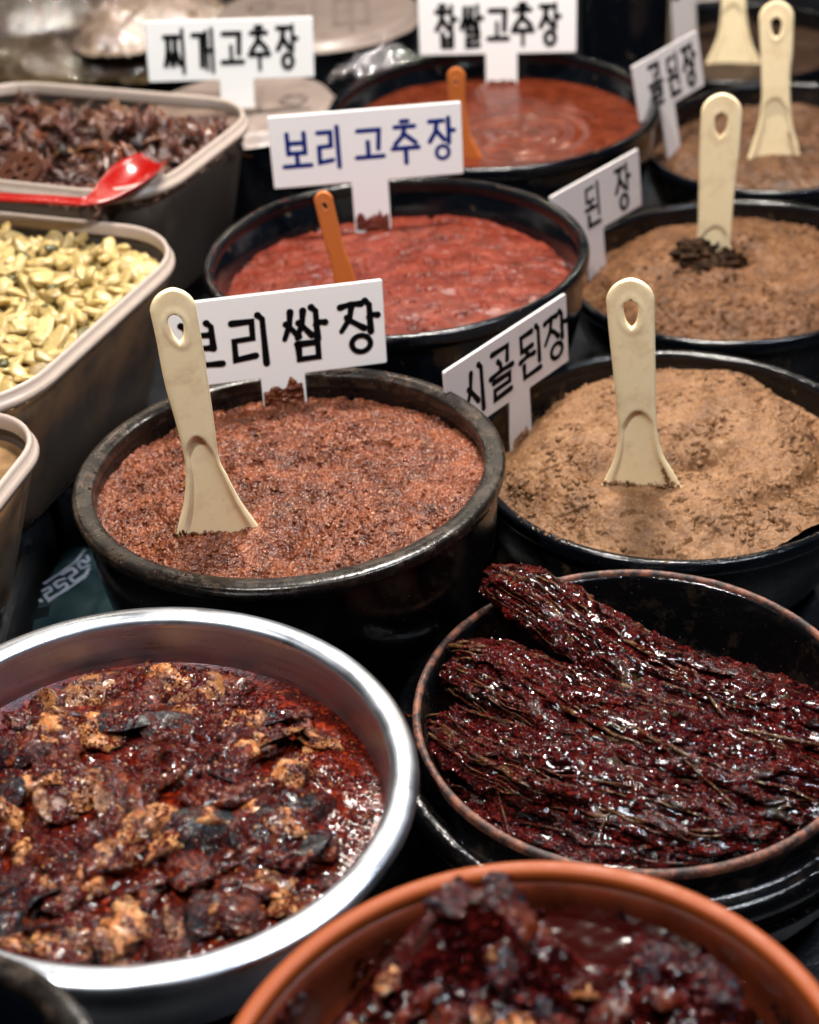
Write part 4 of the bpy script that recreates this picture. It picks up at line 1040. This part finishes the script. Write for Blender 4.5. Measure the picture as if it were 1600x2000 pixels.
# ------------------------------------------------------------------ terracotta coloured bowl with marinated crab
tc = (.0336, .4443, H - .62)
e = empty('terracotta_bowl', tc, 'orange terracotta coloured bowl at the bottom of the frame with dark marinated crab', 'bowl', None, tilt_rot(1.8, .3))
b = -(H - .62) + .004
lathe('body', [(.085, b), (.095, b + .006), (.125, -.10), (.143, -.04), (.1475, -.012), (.1475, -.0078), (.1440, -.0078)], M['terracotta'], e, 200)
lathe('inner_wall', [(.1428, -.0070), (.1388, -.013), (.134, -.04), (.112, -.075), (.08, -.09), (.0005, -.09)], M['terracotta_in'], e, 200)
lathe('rim', [(.1470, -.0085), (.1505, -.0080), (.1517, -.0048), (.1512, -.0012), (.1490, .0), (.1445, -.0004), (.1425, -.0028), (.1422, -.0085)], M['terracotta'], e, 240)
crabd = empty('marinated_crab', tc, 'glistening dark marinated crab pieces in red sauce in the terracotta coloured bowl', 'seafood')
def tl(px, py, z): w = at(px, py, tc[2] + z); return w.x - tc[0], w.y - tc[1]
A_ = tl(905, 1840, -.005); B_ = tl(1370, 1915, -.01); C_ = tl(1150, 2050, -.02); D_ = tl(1205, 1858, -.019)
def h_crab(X, Y):
    d = np.hypot(X, Y); w = 1 - sstep(.085, .128, d + .02 * (fbm(X * 30, Y * 30, 2, 142) - .5))
    z = -.046 + .040 * w + .052 * np.exp(-(((X - A_[0]) / .046) ** 2 + ((Y - A_[1]) / .044) ** 2) ** 1.3) + .030 * np.exp(-(((X - B_[0]) / .034) ** 2 + ((Y - B_[1]) / .034) ** 2) ** 1.3)
    z += .020 * (fbm(X * 45, Y * 45, 4, 141) - .5) * w
    z -= .016 * np.exp(-(((X - D_[0]) / .024) ** 2 + ((Y - D_[1]) / .016) ** 2) ** 1.5)
    return z
cs = heap_obj('sauce', 0, 0, 0, .130, 240, h_crab, M['sauce_purple'], crabd)
CR = [lump_mesh('shell', 1, rs.uniform(.5, .9), rs.uniform(.45, .7), .6, 80 + k, 3, 0) for k in range(5)]
for me in CR: me.materials.append(M['crab'])
cp = [cs]
rs = random.Random(21)
def hcr(x, y): return float(h_crab(np.array([[x]]), np.array([[y]]))[0, 0])
for i in range(230):
    a = rs.uniform(0, 6.28); q = .118 * math.sqrt(rs.random()); x, y = q * math.cos(a), q * math.sin(a)
    z = hcr(x, y)
    if z < -.024: continue
    k = rs.random(); near = min(math.hypot(x - A_[0] - .008, y - A_[1] - .012), math.hypot(x - B_[0], y - B_[1] - .006))
    rot = (rs.uniform(-.6, .6), rs.uniform(-.6, .6), rs.uniform(0, 6.28))
    if near < .030 and k < .75: cp.append(place(rs.choice(CR), 'shell', (x, y, z + .002), rot, rs.uniform(.008, .018), crabd))
    elif k < .28: cp.append(place(rs.choice(LUMPD), 'meat', (x, y, z + .002), rot, rs.uniform(.007, .014), crabd))
    elif k < .42: cp.append(place(rs.choice(LUMPS), 'meat', (x, y, z + .002), rot, rs.uniform(.006, .012), crabd))
    elif k < .60: cp.append(place(rs.choice(CR), 'shell', (x, y, z + .002), rot, rs.uniform(.006, .012), crabd))
X, Y = disc_grid(60); X = X * .050 + D_[0]; Y = Y * .032 + D_[1]
obj('sauce_pool', mesh_np('sauce_pool', np.stack([X, Y, -.019 + .10 * (Y - D_[1]) + .0012 * (fbm(X * 70, Y * 70, 3, 151) - .5)], -1).reshape(-1, 3), grid_faces(60, 60)), M['pool'], crabd)
bv = bvh_of(cp, None)
N = 16000; a = npr.rand(N) * 2 * np.pi; q = .126 * np.sqrt(npr.rand(N)); X, Y = q * np.cos(a), q * np.sin(a)
P = rain(bv, X, Y, .08, .0004); P = P[P[:, 2] > -.0195]
flakes('chili_flakes', P, None, .0012, M['chili_dark'], crabd, 6)

_rs = np.random.RandomState(77); _c = _rs.uniform(0, 6.28, 26); _a = np.concatenate([_rs.normal(x, _rs.uniform(.02, .10), 34) for x in _c]); _t = np.concatenate([np.clip(_rs.normal(_rs.uniform(.1, .9), .12, 34), 0, 1) for x in _c])
crumbs(crabd, np.stack([(.1375 - .010 * _t) * np.cos(_a), (.1375 - .010 * _t) * np.sin(_a), -.014 - .032 * _t], -1), .0016, M['sauce_purple'], 'wall_splashes', 78, .5)
# ------------------------------------------------------------------ dark bowl in the lower left corner
cc = (-.2683, .4366, H - .60)
e = empty('dark_bowl', cc, 'dark brown glazed bowl edge in the bottom left corner', 'bowl')
b = -(H - .60) + .004
lathe('body', [(.07, b), (.08, b + .006), (.105, -.07), (.114, -.02), (.1135, -.008), (.106, -.008), (.102, -.02), (.09, -.06), (.05, -.085), (.0005, -.086)], M['glaze_blue'], e, 160, .006, 14)
lathe('rim', [(.1138, -.011), (.1185, -.008), (.1201, -.004), (.1180, -.0005), (.1120, .0), (.1065, -.003), (.1060, -.010)], M['rim_worn'], e, 200, .008, 14)

# ------------------------------------------------------------------ plastic tubs
def rrect(w, l, r, n=10):
    """outline of a rounded rectangle, centred, counter clockwise"""
    out = []
    for cx, cy, a0 in ((w / 2 - r, l / 2 - r, 0), (-w / 2 + r, l / 2 - r, 90), (-w / 2 + r, -l / 2 + r, 180), (w / 2 - r, -l / 2 + r, 270)):
        for k in range(n + 1):
            a = R(a0 + 90 * k / n); out.append((cx + r * math.cos(a), cy + r * math.sin(a)))
    return out
def loft(name, rings, mat, parent, cap_end=True):
    V = []; n = len(rings[0][0])
    for ol, z in rings: V += [(x, y, z) for x, y in ol]
    F = [tuple(q[::-1]) for q in grid_faces(len(rings), n, wrap_v=True)]
    if cap_end: F.append(tuple((len(rings) - 1) * n + k for k in range(n)))
    return obj(name, mesh_py(name, V, F), mat, parent)
def tub(corner, ang, w, l, r, z, depth, label, taper=.03):
    """corner: outer far-right corner; ang: heading of the right edge towards the viewer"""
    d = Vector((math.cos(R(ang)), math.sin(R(ang)))); s = Vector((d.y, -d.x))     # s points left/away
    c = Vector(corner) + d * l / 2 + s * w / 2
    e = empty('plastic_tub', (c.x, c.y, H + z), label, 'tub', 'translucent plastic tubs', (0, 0, R(ang) + math.pi / 2))
    def rr(i, zz): return (rrect(w - 2 * i, l - 2 * i, max(r - i, .01)), zz)
    tp = taper
    loft('wall', [rr(.004, -.006), rr(.006, -.02), rr(.006 + tp * .5, -depth * .6), rr(.006 + tp * .85, -depth + .012), rr(.012 + tp, -depth)], M['tub'], e)
    loft('rim', [rr(.005, -.016), rr(.0005, -.015), rr(.0, -.011), rr(.0015, -.008), rr(.0035, -.0070), rr(.0035, -.003), rr(.0045, -.0005), rr(.0058, .0), rr(.0078, -.001), rr(.0088, -.004), rr(.0092, -.012)], M['tub_rim'], e, False)
    return e, rr
def tub_fill(name, rr, lvl, depth, tp, mat, e, label, cat):
    """brine and pickle mass inside the tub up to the level lvl"""
    root = empty(name, e.location, label, cat, None, e.rotation_euler)
    ins = .0075 + tp * .5 * (-lvl / depth)
    loft('brine', [rr(.02 + tp * 1.0, -depth + .003), rr(.0085 + tp * .85, -depth + .014), rr(.009 + tp * .5, -depth * .6), rr(ins, lvl)], mat, root)
    return root
GT = None
# yellow radish
tubB, rrB = tub((-.1738, 1.4428), -113.1, .32, .37, .088, -.62, .165, 'frosted tub filled with yellow pickled radish', .045)
fillB = tub_fill('pickled_radish', rrB, -.024, .165, .045, M['brine'], tubB, 'yellow chopped pickled radish with green pepper slices in the middle tub', 'pickles')
rs = random.Random(31)
def chip_mesh(name, sx, sy, sz, seed, mat, n=9):
    """an irregular cut slice with broken edges and a bend"""
    r2 = random.Random(seed); V = []; k = r2.randint(4, 6); ol = []
    for i in range(k):
        a = 2 * math.pi * i / k + r2.uniform(-.3, .3); q = r2.uniform(.75, 1.1); ol.append((q * math.cos(a) * sx, q * math.sin(a) * sy))
    bend = r2.uniform(-.14, .14); rings = []
    for s, zz in ((.0, .5), (.82, .46), (1.0, .15), (1.0, -.2), (.82, -.48), (.0, -.5)):
        rings.append([(x * s, y * s, zz * sz + bend * (x * s) ** 2 / sx + .15 * sz * r2.uniform(-1, 1)) for x, y in [(ol[i // 2] if i % 2 == 0 else ((ol[i // 2][0] + ol[(i // 2 + 1) % k][0]) / 2 * .97, (ol[i // 2][1] + ol[(i // 2 + 1) % k][1]) / 2 * .97)) for i in range(2 * k)]])
    V = [p for rg in rings for p in rg]; F = [tuple(q[::-1]) for q in grid_faces(len(rings), 2 * k, wrap_v=True)]
    me = mesh_py(name, V, F, smooth=False, recalc=True); me.materials.append(mat); return me
def cube_lump(name, sx, sy, sz, amp, seed, mat):
    V, F = ICO3; V = V.copy(); p = 3.2
    nrm = (np.abs(V) ** p).sum(1) ** (1 / p); V = V / nrm[:, None]
    d = np.array([mnoise.noise(Vector(v * 1.3) + Vector((seed * 3.1, 0, seed))) for v in V]); d2 = np.array([mnoise.noise(Vector(v * 4.5) + Vector((seed, seed * 2.7, 0))) for v in V])
    V = V * (1 + amp * d + amp * .35 * d2)[:, None]
    V[:, 0] += .15 * V[:, 1] * math.sin(seed * 5.1); V = V * np.array([sx, sy, sz]); V[:, 2] += math.sin(seed * 3.3) * .10 * V[:, 0] ** 2 / sx
    me = mesh_np(name, V, F); me.materials.append(mat); return me
RAD = [cube_lump('radish_slice', rs.uniform(.009, .016), rs.uniform(.006, .011), rs.uniform(.0030, .0058), .26, 400 + k, M['radish']) for k in range(16)]
PEP = [shell_mesh('pepper_slice', .008, .007, .003, 3, M['pepper'], .0012), lump_mesh('pepper_slice', .009, .006, .004, .4, 4, 2, 0, M['pepper'])]
def out_of(x, y, w, l, r, ins):
    a, b = abs(x) - (w - r), abs(y) - (l - r)
    return abs(x) > w - ins or abs(y) > l - ins or (a > 0 and b > 0 and math.hypot(a, b) > r - ins)
def mass(e, name, lvl, amp, mat, w, l, r, sd, ins=.014):
    X, Y = np.meshgrid(np.linspace(-w + ins, w - ins, 130), np.linspace(-l + ins, l - ins, 130), indexing='ij')
    a, b = np.maximum(np.abs(X) - (w - r), 0), np.maximum(np.abs(Y) - (l - r), 0); h = np.hypot(a, b); k = np.where(h > r - ins, (r - ins) / np.maximum(h, 1e-9), 1)
    X = np.where(a > 0, np.sign(X) * (w - r + a * k), X); Y = np.where(b > 0, np.sign(Y) * (l - r + b * k), Y)
    f1, f2 = worley(X * 95 + 40, Y * 95 + 40, sd)
    Z = lvl + amp * (f2 - f1) + amp * (fbm(X * 60 + 5, Y * 60, 3, sd) - .5)
    o = obj(name, mesh_np(name, np.stack([X, Y, Z], -1).reshape(-1, 3), grid_faces(130, 130)), mat, e); o['kind'] = 'stuff'; return o
mass(fillB, 'chopped_radish', -.024, .008, M['radish'], .16, .185, .088, 161)
for k in range(350):
    x = rs.uniform(-.08, .138); y = rs.uniform(-.165, .165)
    if out_of(x, y, .16, .185, .088, .024): continue
    hh = -.017 + .011 * math.exp(-((x + .03) / .08) ** 2 - ((y) / .12) ** 2) + rs.uniform(-.004, .006)
    if rs.random() < .06: place(rs.choice(PEP), 'pepper_slice', (x, y, hh + .003), (rs.uniform(-.6, .6), rs.uniform(-.6, .6), rs.uniform(0, 6.28)), rs.uniform(.8, 1.2), fillB)
    else: place(rs.choice(RAD), 'radish_slice', (x, y, hh), (rs.uniform(-.7, .7), rs.uniform(-.7, .7), rs.uniform(0, 6.28)), rs.uniform(.70, 1.15), fillB)
# dark pickles
tubA, rrA = tub((-.1152, 1.7386), -114.8, .38, .280, .080, -.60, .165, 'frosted tub of dark brown pickles with the red ladle', .04)
fillA = tub_fill('dark_pickles', rrA, -.030, .165, .04, M['brine_dark'], tubA, 'dark brown glossy pickled roots and lotus in the far left tub', 'pickles')
RT = [lump_mesh('root_piece', rs.uniform(.008, .016), rs.uniform(.004, .008), rs.uniform(.0015, .0035), 1.1, 500 + k, 3, rs.uniform(-.5, .5), M['root'] if k % 3 else M['root_light'], 2.8) for k in range(12)]
mass(fillA, 'shredded_roots', -.028, .012, M['root'], .19, .140, .080, 163)
for k in range(330):
    x = rs.uniform(-.17, .17); y = rs.uniform(-.12, .12)
    if out_of(x, y, .19, .140, .080, .020): continue
    hh = -.030 + .020 * math.exp(-((x + .02) / .10) ** 2 - ((y - .03) / .07) ** 2) + rs.uniform(-.004, .007)
    place(rs.choice(RT), 'root_piece', (x, y, hh), (rs.uniform(-1.2, 1.2), rs.uniform(-1.2, 1.2), rs.uniform(0, 6.28)), rs.uniform(.9, 1.4), fillA)
# lotus slice with round holes
def lotus(parent, loc, rot, r=.022):
    bm = bmesh.new(); n = 40; th = .005; holes = [(0, 0, .17)] + [(.52 * math.cos(a), .52 * math.sin(a), .155) for a in [2 * math.pi * k / 6 for k in range(6)]]
    g = 44; vs = {}
    for i in range(g + 1):
        for j in range(g + 1):
            vs[i, j] = (2 * i / g - 1, 2 * j / g - 1)
    def inside(x, y): return math.hypot(x, y) < .98 and all(math.hypot(x - a, y - b) > c for a, b, c in holes)
    V = {}; F = []
    L = []
    def vid(i, j):
        if (i, j) not in V: V[i, j] = len(L); L.append((vs[i, j][0] * r, vs[i, j][1] * r, 0))
        return V[i, j]
    for i in range(g):
        for j in range(g):
            if inside((vs[i, j][0] + vs[i + 1, j][0]) / 2, (vs[i, j][1] + vs[i, j + 1][1]) / 2): F.append((vid(i, j), vid(i + 1, j), vid(i + 1, j + 1), vid(i, j + 1)))
    me = mesh_py('lotus_slice', L, F, smooth=False); bm = bmesh.new(); bm.from_mesh(me); ex = bmesh.ops.extrude_face_region(bm, geom=bm.faces[:])
    for x in ex['geom']:
        if isinstance(x, bmesh.types.BMVert): x.co.z += th
    bmesh.ops.recalc_face_normals(bm, faces=bm.faces); bm.to_mesh(me); bm.free()
    me.materials.append(M['root_light']); o = obj('lotus_slice', me, None, parent, loc); o.rotation_euler = rot; return o
w = at(45, 345, H - .615); wl = w - Vector(tubA.location); ca = -tubA.rotation_euler.z
lotus(fillA, (wl.x * math.cos(ca) - wl.y * math.sin(ca), wl.x * math.sin(ca) + wl.y * math.cos(ca), -.010), (.5, -.2, .4), .024)
# third tub
tubC, rrC = tub((-.2676, 1.1165), -105.6, .26, .32, .063, -.625, .155, 'frosted tub cut off by the left edge below the radish tub', .05)
fillC = tub_fill('pickled_garlic', rrC, -.022, .155, .05, M['brine_light'], tubC, 'pale pickled garlic heads in the lowest tub at the left edge', 'pickles')
GA = [lump_mesh('garlic_head', .014, .013, .011, .3, 600 + k, 2, 0, M['garlic']) for k in range(3)]
for k in range(70):
    x = rs.uniform(-.11, .11); y = rs.uniform(-.14, .14)
    if out_of(x, y, .13, .16, .063, .028): continue
    place(rs.choice(GA), 'garlic_head', (x, y, -.022 + rs.uniform(-.003, .003)), (rs.uniform(0, 3), rs.uniform(0, 3), rs.uniform(0, 6)), rs.uniform(.8, 1.2), fillC)
# crate under the tubs
def box(name, x0, x1, y0, y1, z0, z1, mat, bev=.004):
    bm = bmesh.new(); bmesh.ops.create_cube(bm, size=1)
    for v in bm.verts: v.co = Vector(((x0 + x1) / 2 + v.co.x * (x1 - x0), (y0 + y1) / 2 + v.co.y * (y1 - y0), (z0 + z1) / 2 + v.co.z * (z1 - z0)))
    bmesh.ops.bevel(bm, geom=bm.edges[:], offset=bev, segments=3, affect='EDGES')
    me = bpy.data.meshes.new(name); bm.to_mesh(me); bm.free(); return obj(name, me, mat)
riser = box('display_riser', -.78, -.335, .86, 1.86, .003, .074, M['cloth'], .006); tag(riser, 'low black step under the plastic tubs', 'step')
riser2 = box('display_riser', -.329, -.19, 1.26, 1.86, .003, .074, M['cloth'], .006); tag(riser2, 'narrow black step under the right corners of the far tubs', 'step')

# ------------------------------------------------------------------ red ladle
def ladle():
    z = H - .594
    P = [at(-60, 374, z + .004), at(0, 384, z + .003), at(90, 389, z + .002), at(160, 394, z), at(200, 388, z - .003), at(240, 366, z - .004), at(275, 336, z), at(302, 312, z + .006)]
    wd = [.0075, .0078, .0080, .0085, .014, .023, .026, .019]; cup = [.0015, .0015, .002, .003, .008, .016, .016, .008]
    C = spline(P, 8); Wd = [v.x for v in spline([Vector((a, 0)) for a in wd], 8)]; Cp = [v.x for v in spline([Vector((a, 0)) for a in cup], 8)]
    n = 15; V = []; m = len(C)
    for s in (0, 1):
        for i in range(m):
            t = (C[min(i + 1, m - 1)] - C[max(i - 1, 0)]).normalized(); a = t.cross(Vector((0, 0, 1))).normalized(); b = a.cross(t)
            for k in range(n):
                q = 2 * k / (n - 1) - 1
                V.append(C[i] + a * (q * Wd[i]) + b * (Cp[i] * (q * q) * .9 - Cp[i] * .4 - (.0022 if s else 0)))
    f = grid_faces(m, n); F = list(map(tuple, f)) + [tuple(q[::-1] + m * n) for q in f]
    o = m * n
    for i in range(m - 1):
        F.append((i * n, (i + 1) * n, (i + 1) * n + o, i * n + o)); F.append((i * n + n - 1, i * n + n - 1 + o, (i + 1) * n + n - 1 + o, (i + 1) * n + n - 1))
    for k in range(n - 1):
        F.append((k, k + o, k + 1 + o, k + 1)); F.append(((m - 1) * n + k, (m - 1) * n + k + 1, (m - 1) * n + k + 1 + o, (m - 1) * n + k + o))
    me = mesh_py('ladle', V, F, recalc=True)
    l = obj('ladle', me, M['red']); tag(l, 'glossy red plastic ladle lying on the dark pickles', 'ladle')
ladle()

# ------------------------------------------------------------------ things behind
def crumpled(name, cx, cy, z, sx, sy, h, seed, mat, n=90, parent=None, amp=.02, fr=18, rot=0.0):
    X, Y = disc_grid(n); d = np.hypot(X, Y)
    f1, f2 = worley(X * fr * sx * 3 + 20, Y * fr * sy * 3 + 20, seed)
    Z = h * (1 - d ** 3) + amp * (fbm(X * fr * sx * 4 + 9, Y * fr * sy * 4 + 9, 3, seed) - .5) + amp * .6 * np.abs(f2 - f1 - .3)
    sc = 1 + .18 * (fbm(X * 1.6 + 5, Y * 1.6 + 5, 3, seed + 4) - .5)
    V = np.stack([X * sx * sc, Y * sy * sc, Z], -1).reshape(-1, 3)
    o = obj(name, mesh_np(name, V, grid_faces(n, n)), mat, parent, (cx, cy, z)); o.rotation_euler = (0, 0, rot); return o
def covered_tub(x, y, z, r, label, prt, squash=.92):
    e = empty('covered_jar', (x, y, z), label, 'jar', 'jars covered with printed film')
    lathe('body', [(r * .7, -z + .004), (r * .9, -z * .55), (r * .97, -.02), (r * .95, -.008)], M['glaze'], e, 120)
    n = 90; X, Y = disc_grid(n)
    Z = .004 + .004 * (fbm(X * 3 + 5, Y * 3, 3, int(x * 100) + 50) - .5) - .014 * sstep(.90, 1.0, np.hypot(X, Y))
    obj('cover', mesh_np('cover', np.stack([X * r * 1.02, Y * r * 1.02, Z], -1).reshape(-1, 3), grid_faces(n, n)), M['lid'], e)
    V = []; F = []
    for st, w in prt:
        ribbon([(a * r, b * r) for a, b in st], [w] * len(st), .0078 + .00004 * len(V) / 50, V, F)
    obj('print', mesh_py('print', V, F, smooth=False), M['lid_print'], e)
    return e
covered_tub(-.168, 1.955, .180, .118, 'black jar under a printed beige film cover behind the dark pickles', [(arc(.55, -.05, .13, .13), .005), ([(.2, .3), (.2, -.35)], .004), ([(-.1, .25), (-.1, -.3)], .004), ([(.05, .0), (.2, .0)], .004), ([(-.5, .3), (-.2, .3), (-.25, -.2)], .004)])
covered_tub(-.085, 2.425, .15, .160, 'large black jar under a beige film cover at the top edge of the frame', [([(.0, .3), (.0, -.6)], .004), ([(.2, .3), (.2, -.5), (.5, -.5), (.5, .2), (.2, .2)], .004), ([(.35, .6), (.35, -.7)], .004), ([(-.3, .1), (-.1, .1), (-.1, -.5)], .004), (arc(-.5, .2, .12, .12), .004)])
c = at(500, 312, .13); f = crumpled('film_bag', c.x, c.y, .105, .055, .045, .03, 171, M['film'], 120, amp=.03); tag(f, 'crumpled shiny black plastic film left of the blue lettered sign', 'plastic bag')
c = at(715, 105, .12); f = crumpled('film_bag', c.x, c.y, .10, .085, .05, .03, 172, M['clear'], 120, amp=.03); tag(f, 'crumpled glittering clear film left of the topmost sign', 'plastic bag')
# black bottle-like jar at the top
c = at(1180, 70, .20)
e = empty('tall_jar', (c.x + .05, 2.20, 0.002), 'tall glossy black jar right of the topmost sign', 'jar')
lathe('body', [(.055, 0), (.06, .01), (.062, .12), (.060, .26), (.056, .30), (.050, .31), (.0005, .31)], M['glaze'], e, 96)
# dried goods bags on the far left
def dried_bag(cx, cy, z, sx, sy, h, seed, mat, label, film, rot, n):
    e = empty('dried_food_bag', (cx, cy, z), label, 'food bag', None, (0, 0, rot))
    r3 = random.Random(seed)
    ms = [chip_mesh('dried_piece', r3.uniform(.008, .016), r3.uniform(.004, .008), r3.uniform(.0015, .003), seed * 7 + k, mat) for k in range(8)]
    crumpled('filling', 0, 0, 0, sx, sy, h * .8, seed, mat, 60, e, .012)
    for k in range(n):
        a = r3.uniform(0, 6.28); q = math.sqrt(r3.random()) * .93; x, y = math.cos(a) * q, math.sin(a) * q
        place(r3.choice(ms), 'dried_piece', (x * sx, y * sy, h * .8 * (1 - q ** 3) + r3.uniform(0, .006)), (r3.uniform(-.8, .8), r3.uniform(-.8, .8), r3.uniform(0, 6.28)), r3.uniform(.8, 1.3), e)
    if film: crumpled('film', 0, 0, .008, sx * 1.06, sy * 1.06, h * .95, seed + 1, M['clear'], 90, e, .014)
    return e
c = at(290, 10, .14); dried_bag(c.x, c.y, .10, .135, .105, .060, 181, M['chip'], 'clear bag of pale beige dried food at the top left', True, .75, 230)
c = at(90, 82, .09); dried_bag(c.x - .03, c.y + .02, .05, .30, .085, .030, 183, M['chip_dark'], 'bag of olive brown dried food along the top left edge', True, -.35, 250)
c = at(40, 5, .12); dried_bag(c.x, c.y + .05, .07, .14, .08, .05, 185, M['root_light'], 'bag of reddish brown dried food in the top left corner', True, .1, 120)
# ------------------------------------------------------------------ printed bag between the bowls
n = 70; o_ = at(120, 1150, .045); X, Y = np.meshgrid(np.linspace(-.028, .10, n), np.linspace(-.11, .10, n), indexing='ij')
def h_bag(X, Y): return .030 * sstep(.13, -.06, Y) + .018 * (fbm(X * 22 + 3, Y * 12 + 3, 3, 191) - .5)
e = empty('printed_bag', (o_.x + .01, o_.y + .02, .012), 'dark teal plastic bag with a silver key pattern band wedged beside the coarse paste bowl', 'plastic bag')
obj('film', mesh_np('film', np.stack([X, Y, h_bag(X, Y)], -1).reshape(-1, 3), grid_faces(n, n)), M['film_teal'], e)
def bagpt(px, py):
    q = None; z = .04
    for _ in range(6):
        w = at(px, py, z); lx, ly = w.x - e.location.x, w.y - e.location.y; z = e.location.z + float(h_bag(np.array([[lx]]), np.array([[ly]]))[0, 0])
    return Vector((lx, ly, z - e.location.z + .0012))
def z2p(x, y): return (x * .1875, 1000 + y * .1875)
V = []; F = []
for st, w in [([(460, 760), (640, 640), (800, 520), (890, 400)], .0016), ([(500, 950), (700, 820), (900, 680)], .0012),
              ([(940, 560), (850, 600), (815, 550), (870, 510), (900, 540), (930, 510), (905, 460)], .0016),
              ([(640, 670), (760, 590), (800, 640), (730, 690), (770, 740), (900, 660), (930, 590)], .0018),
              ([(690, 700), (600, 730), (570, 760), (610, 800), (680, 750), (710, 790), (640, 850), (500, 930)], .0018),
              ([(500, 920), (470, 870), (540, 830), (520, 790), (440, 840)], .0016), ([(420, 920), (440, 950)], .0016)]:
    P3 = [bagpt(*z2p(x, y)) for x, y in st]
    P3 = [P3[i].lerp(P3[i + 1], k / 4) for i in range(len(P3) - 1) for k in range(4)] + [P3[-1]]
    b0 = len(V); m = len(P3)
    for i in range(m):
        t = (P3[min(i + 1, m - 1)] - P3[max(i - 1, 0)]); t.z = 0; t.normalize(); a = Vector((-t.y, t.x, 0)) * w
        V += [P3[i] + a, P3[i] - a]
    for i in range(m - 1): F.append((b0 + 2 * i, b0 + 2 * i + 1, b0 + 2 * i + 3, b0 + 2 * i + 2))
obj('key_pattern', mesh_py('key_pattern', V, F), M['film_print'], e)
# white scrap of paper
w = [at(60, 1212, .055), at(94, 1204, .055), at(98, 1182, .070), at(66, 1190, .070)]
c0 = w[0].copy(); me = mesh_py('paper_tag', [p - c0 for p in w] + [p - c0 + Vector((0, .0012, -.0008)) for p in w], [(0, 1, 2, 3), (7, 6, 5, 4), (0, 4, 5, 1), (1, 5, 6, 2), (2, 6, 7, 3), (3, 7, 4, 0)], False)
o = obj('paper_tag', me, M['board_old'], None, c0); tag(o, 'small white tag at the foot of the lowest tub', 'tag')
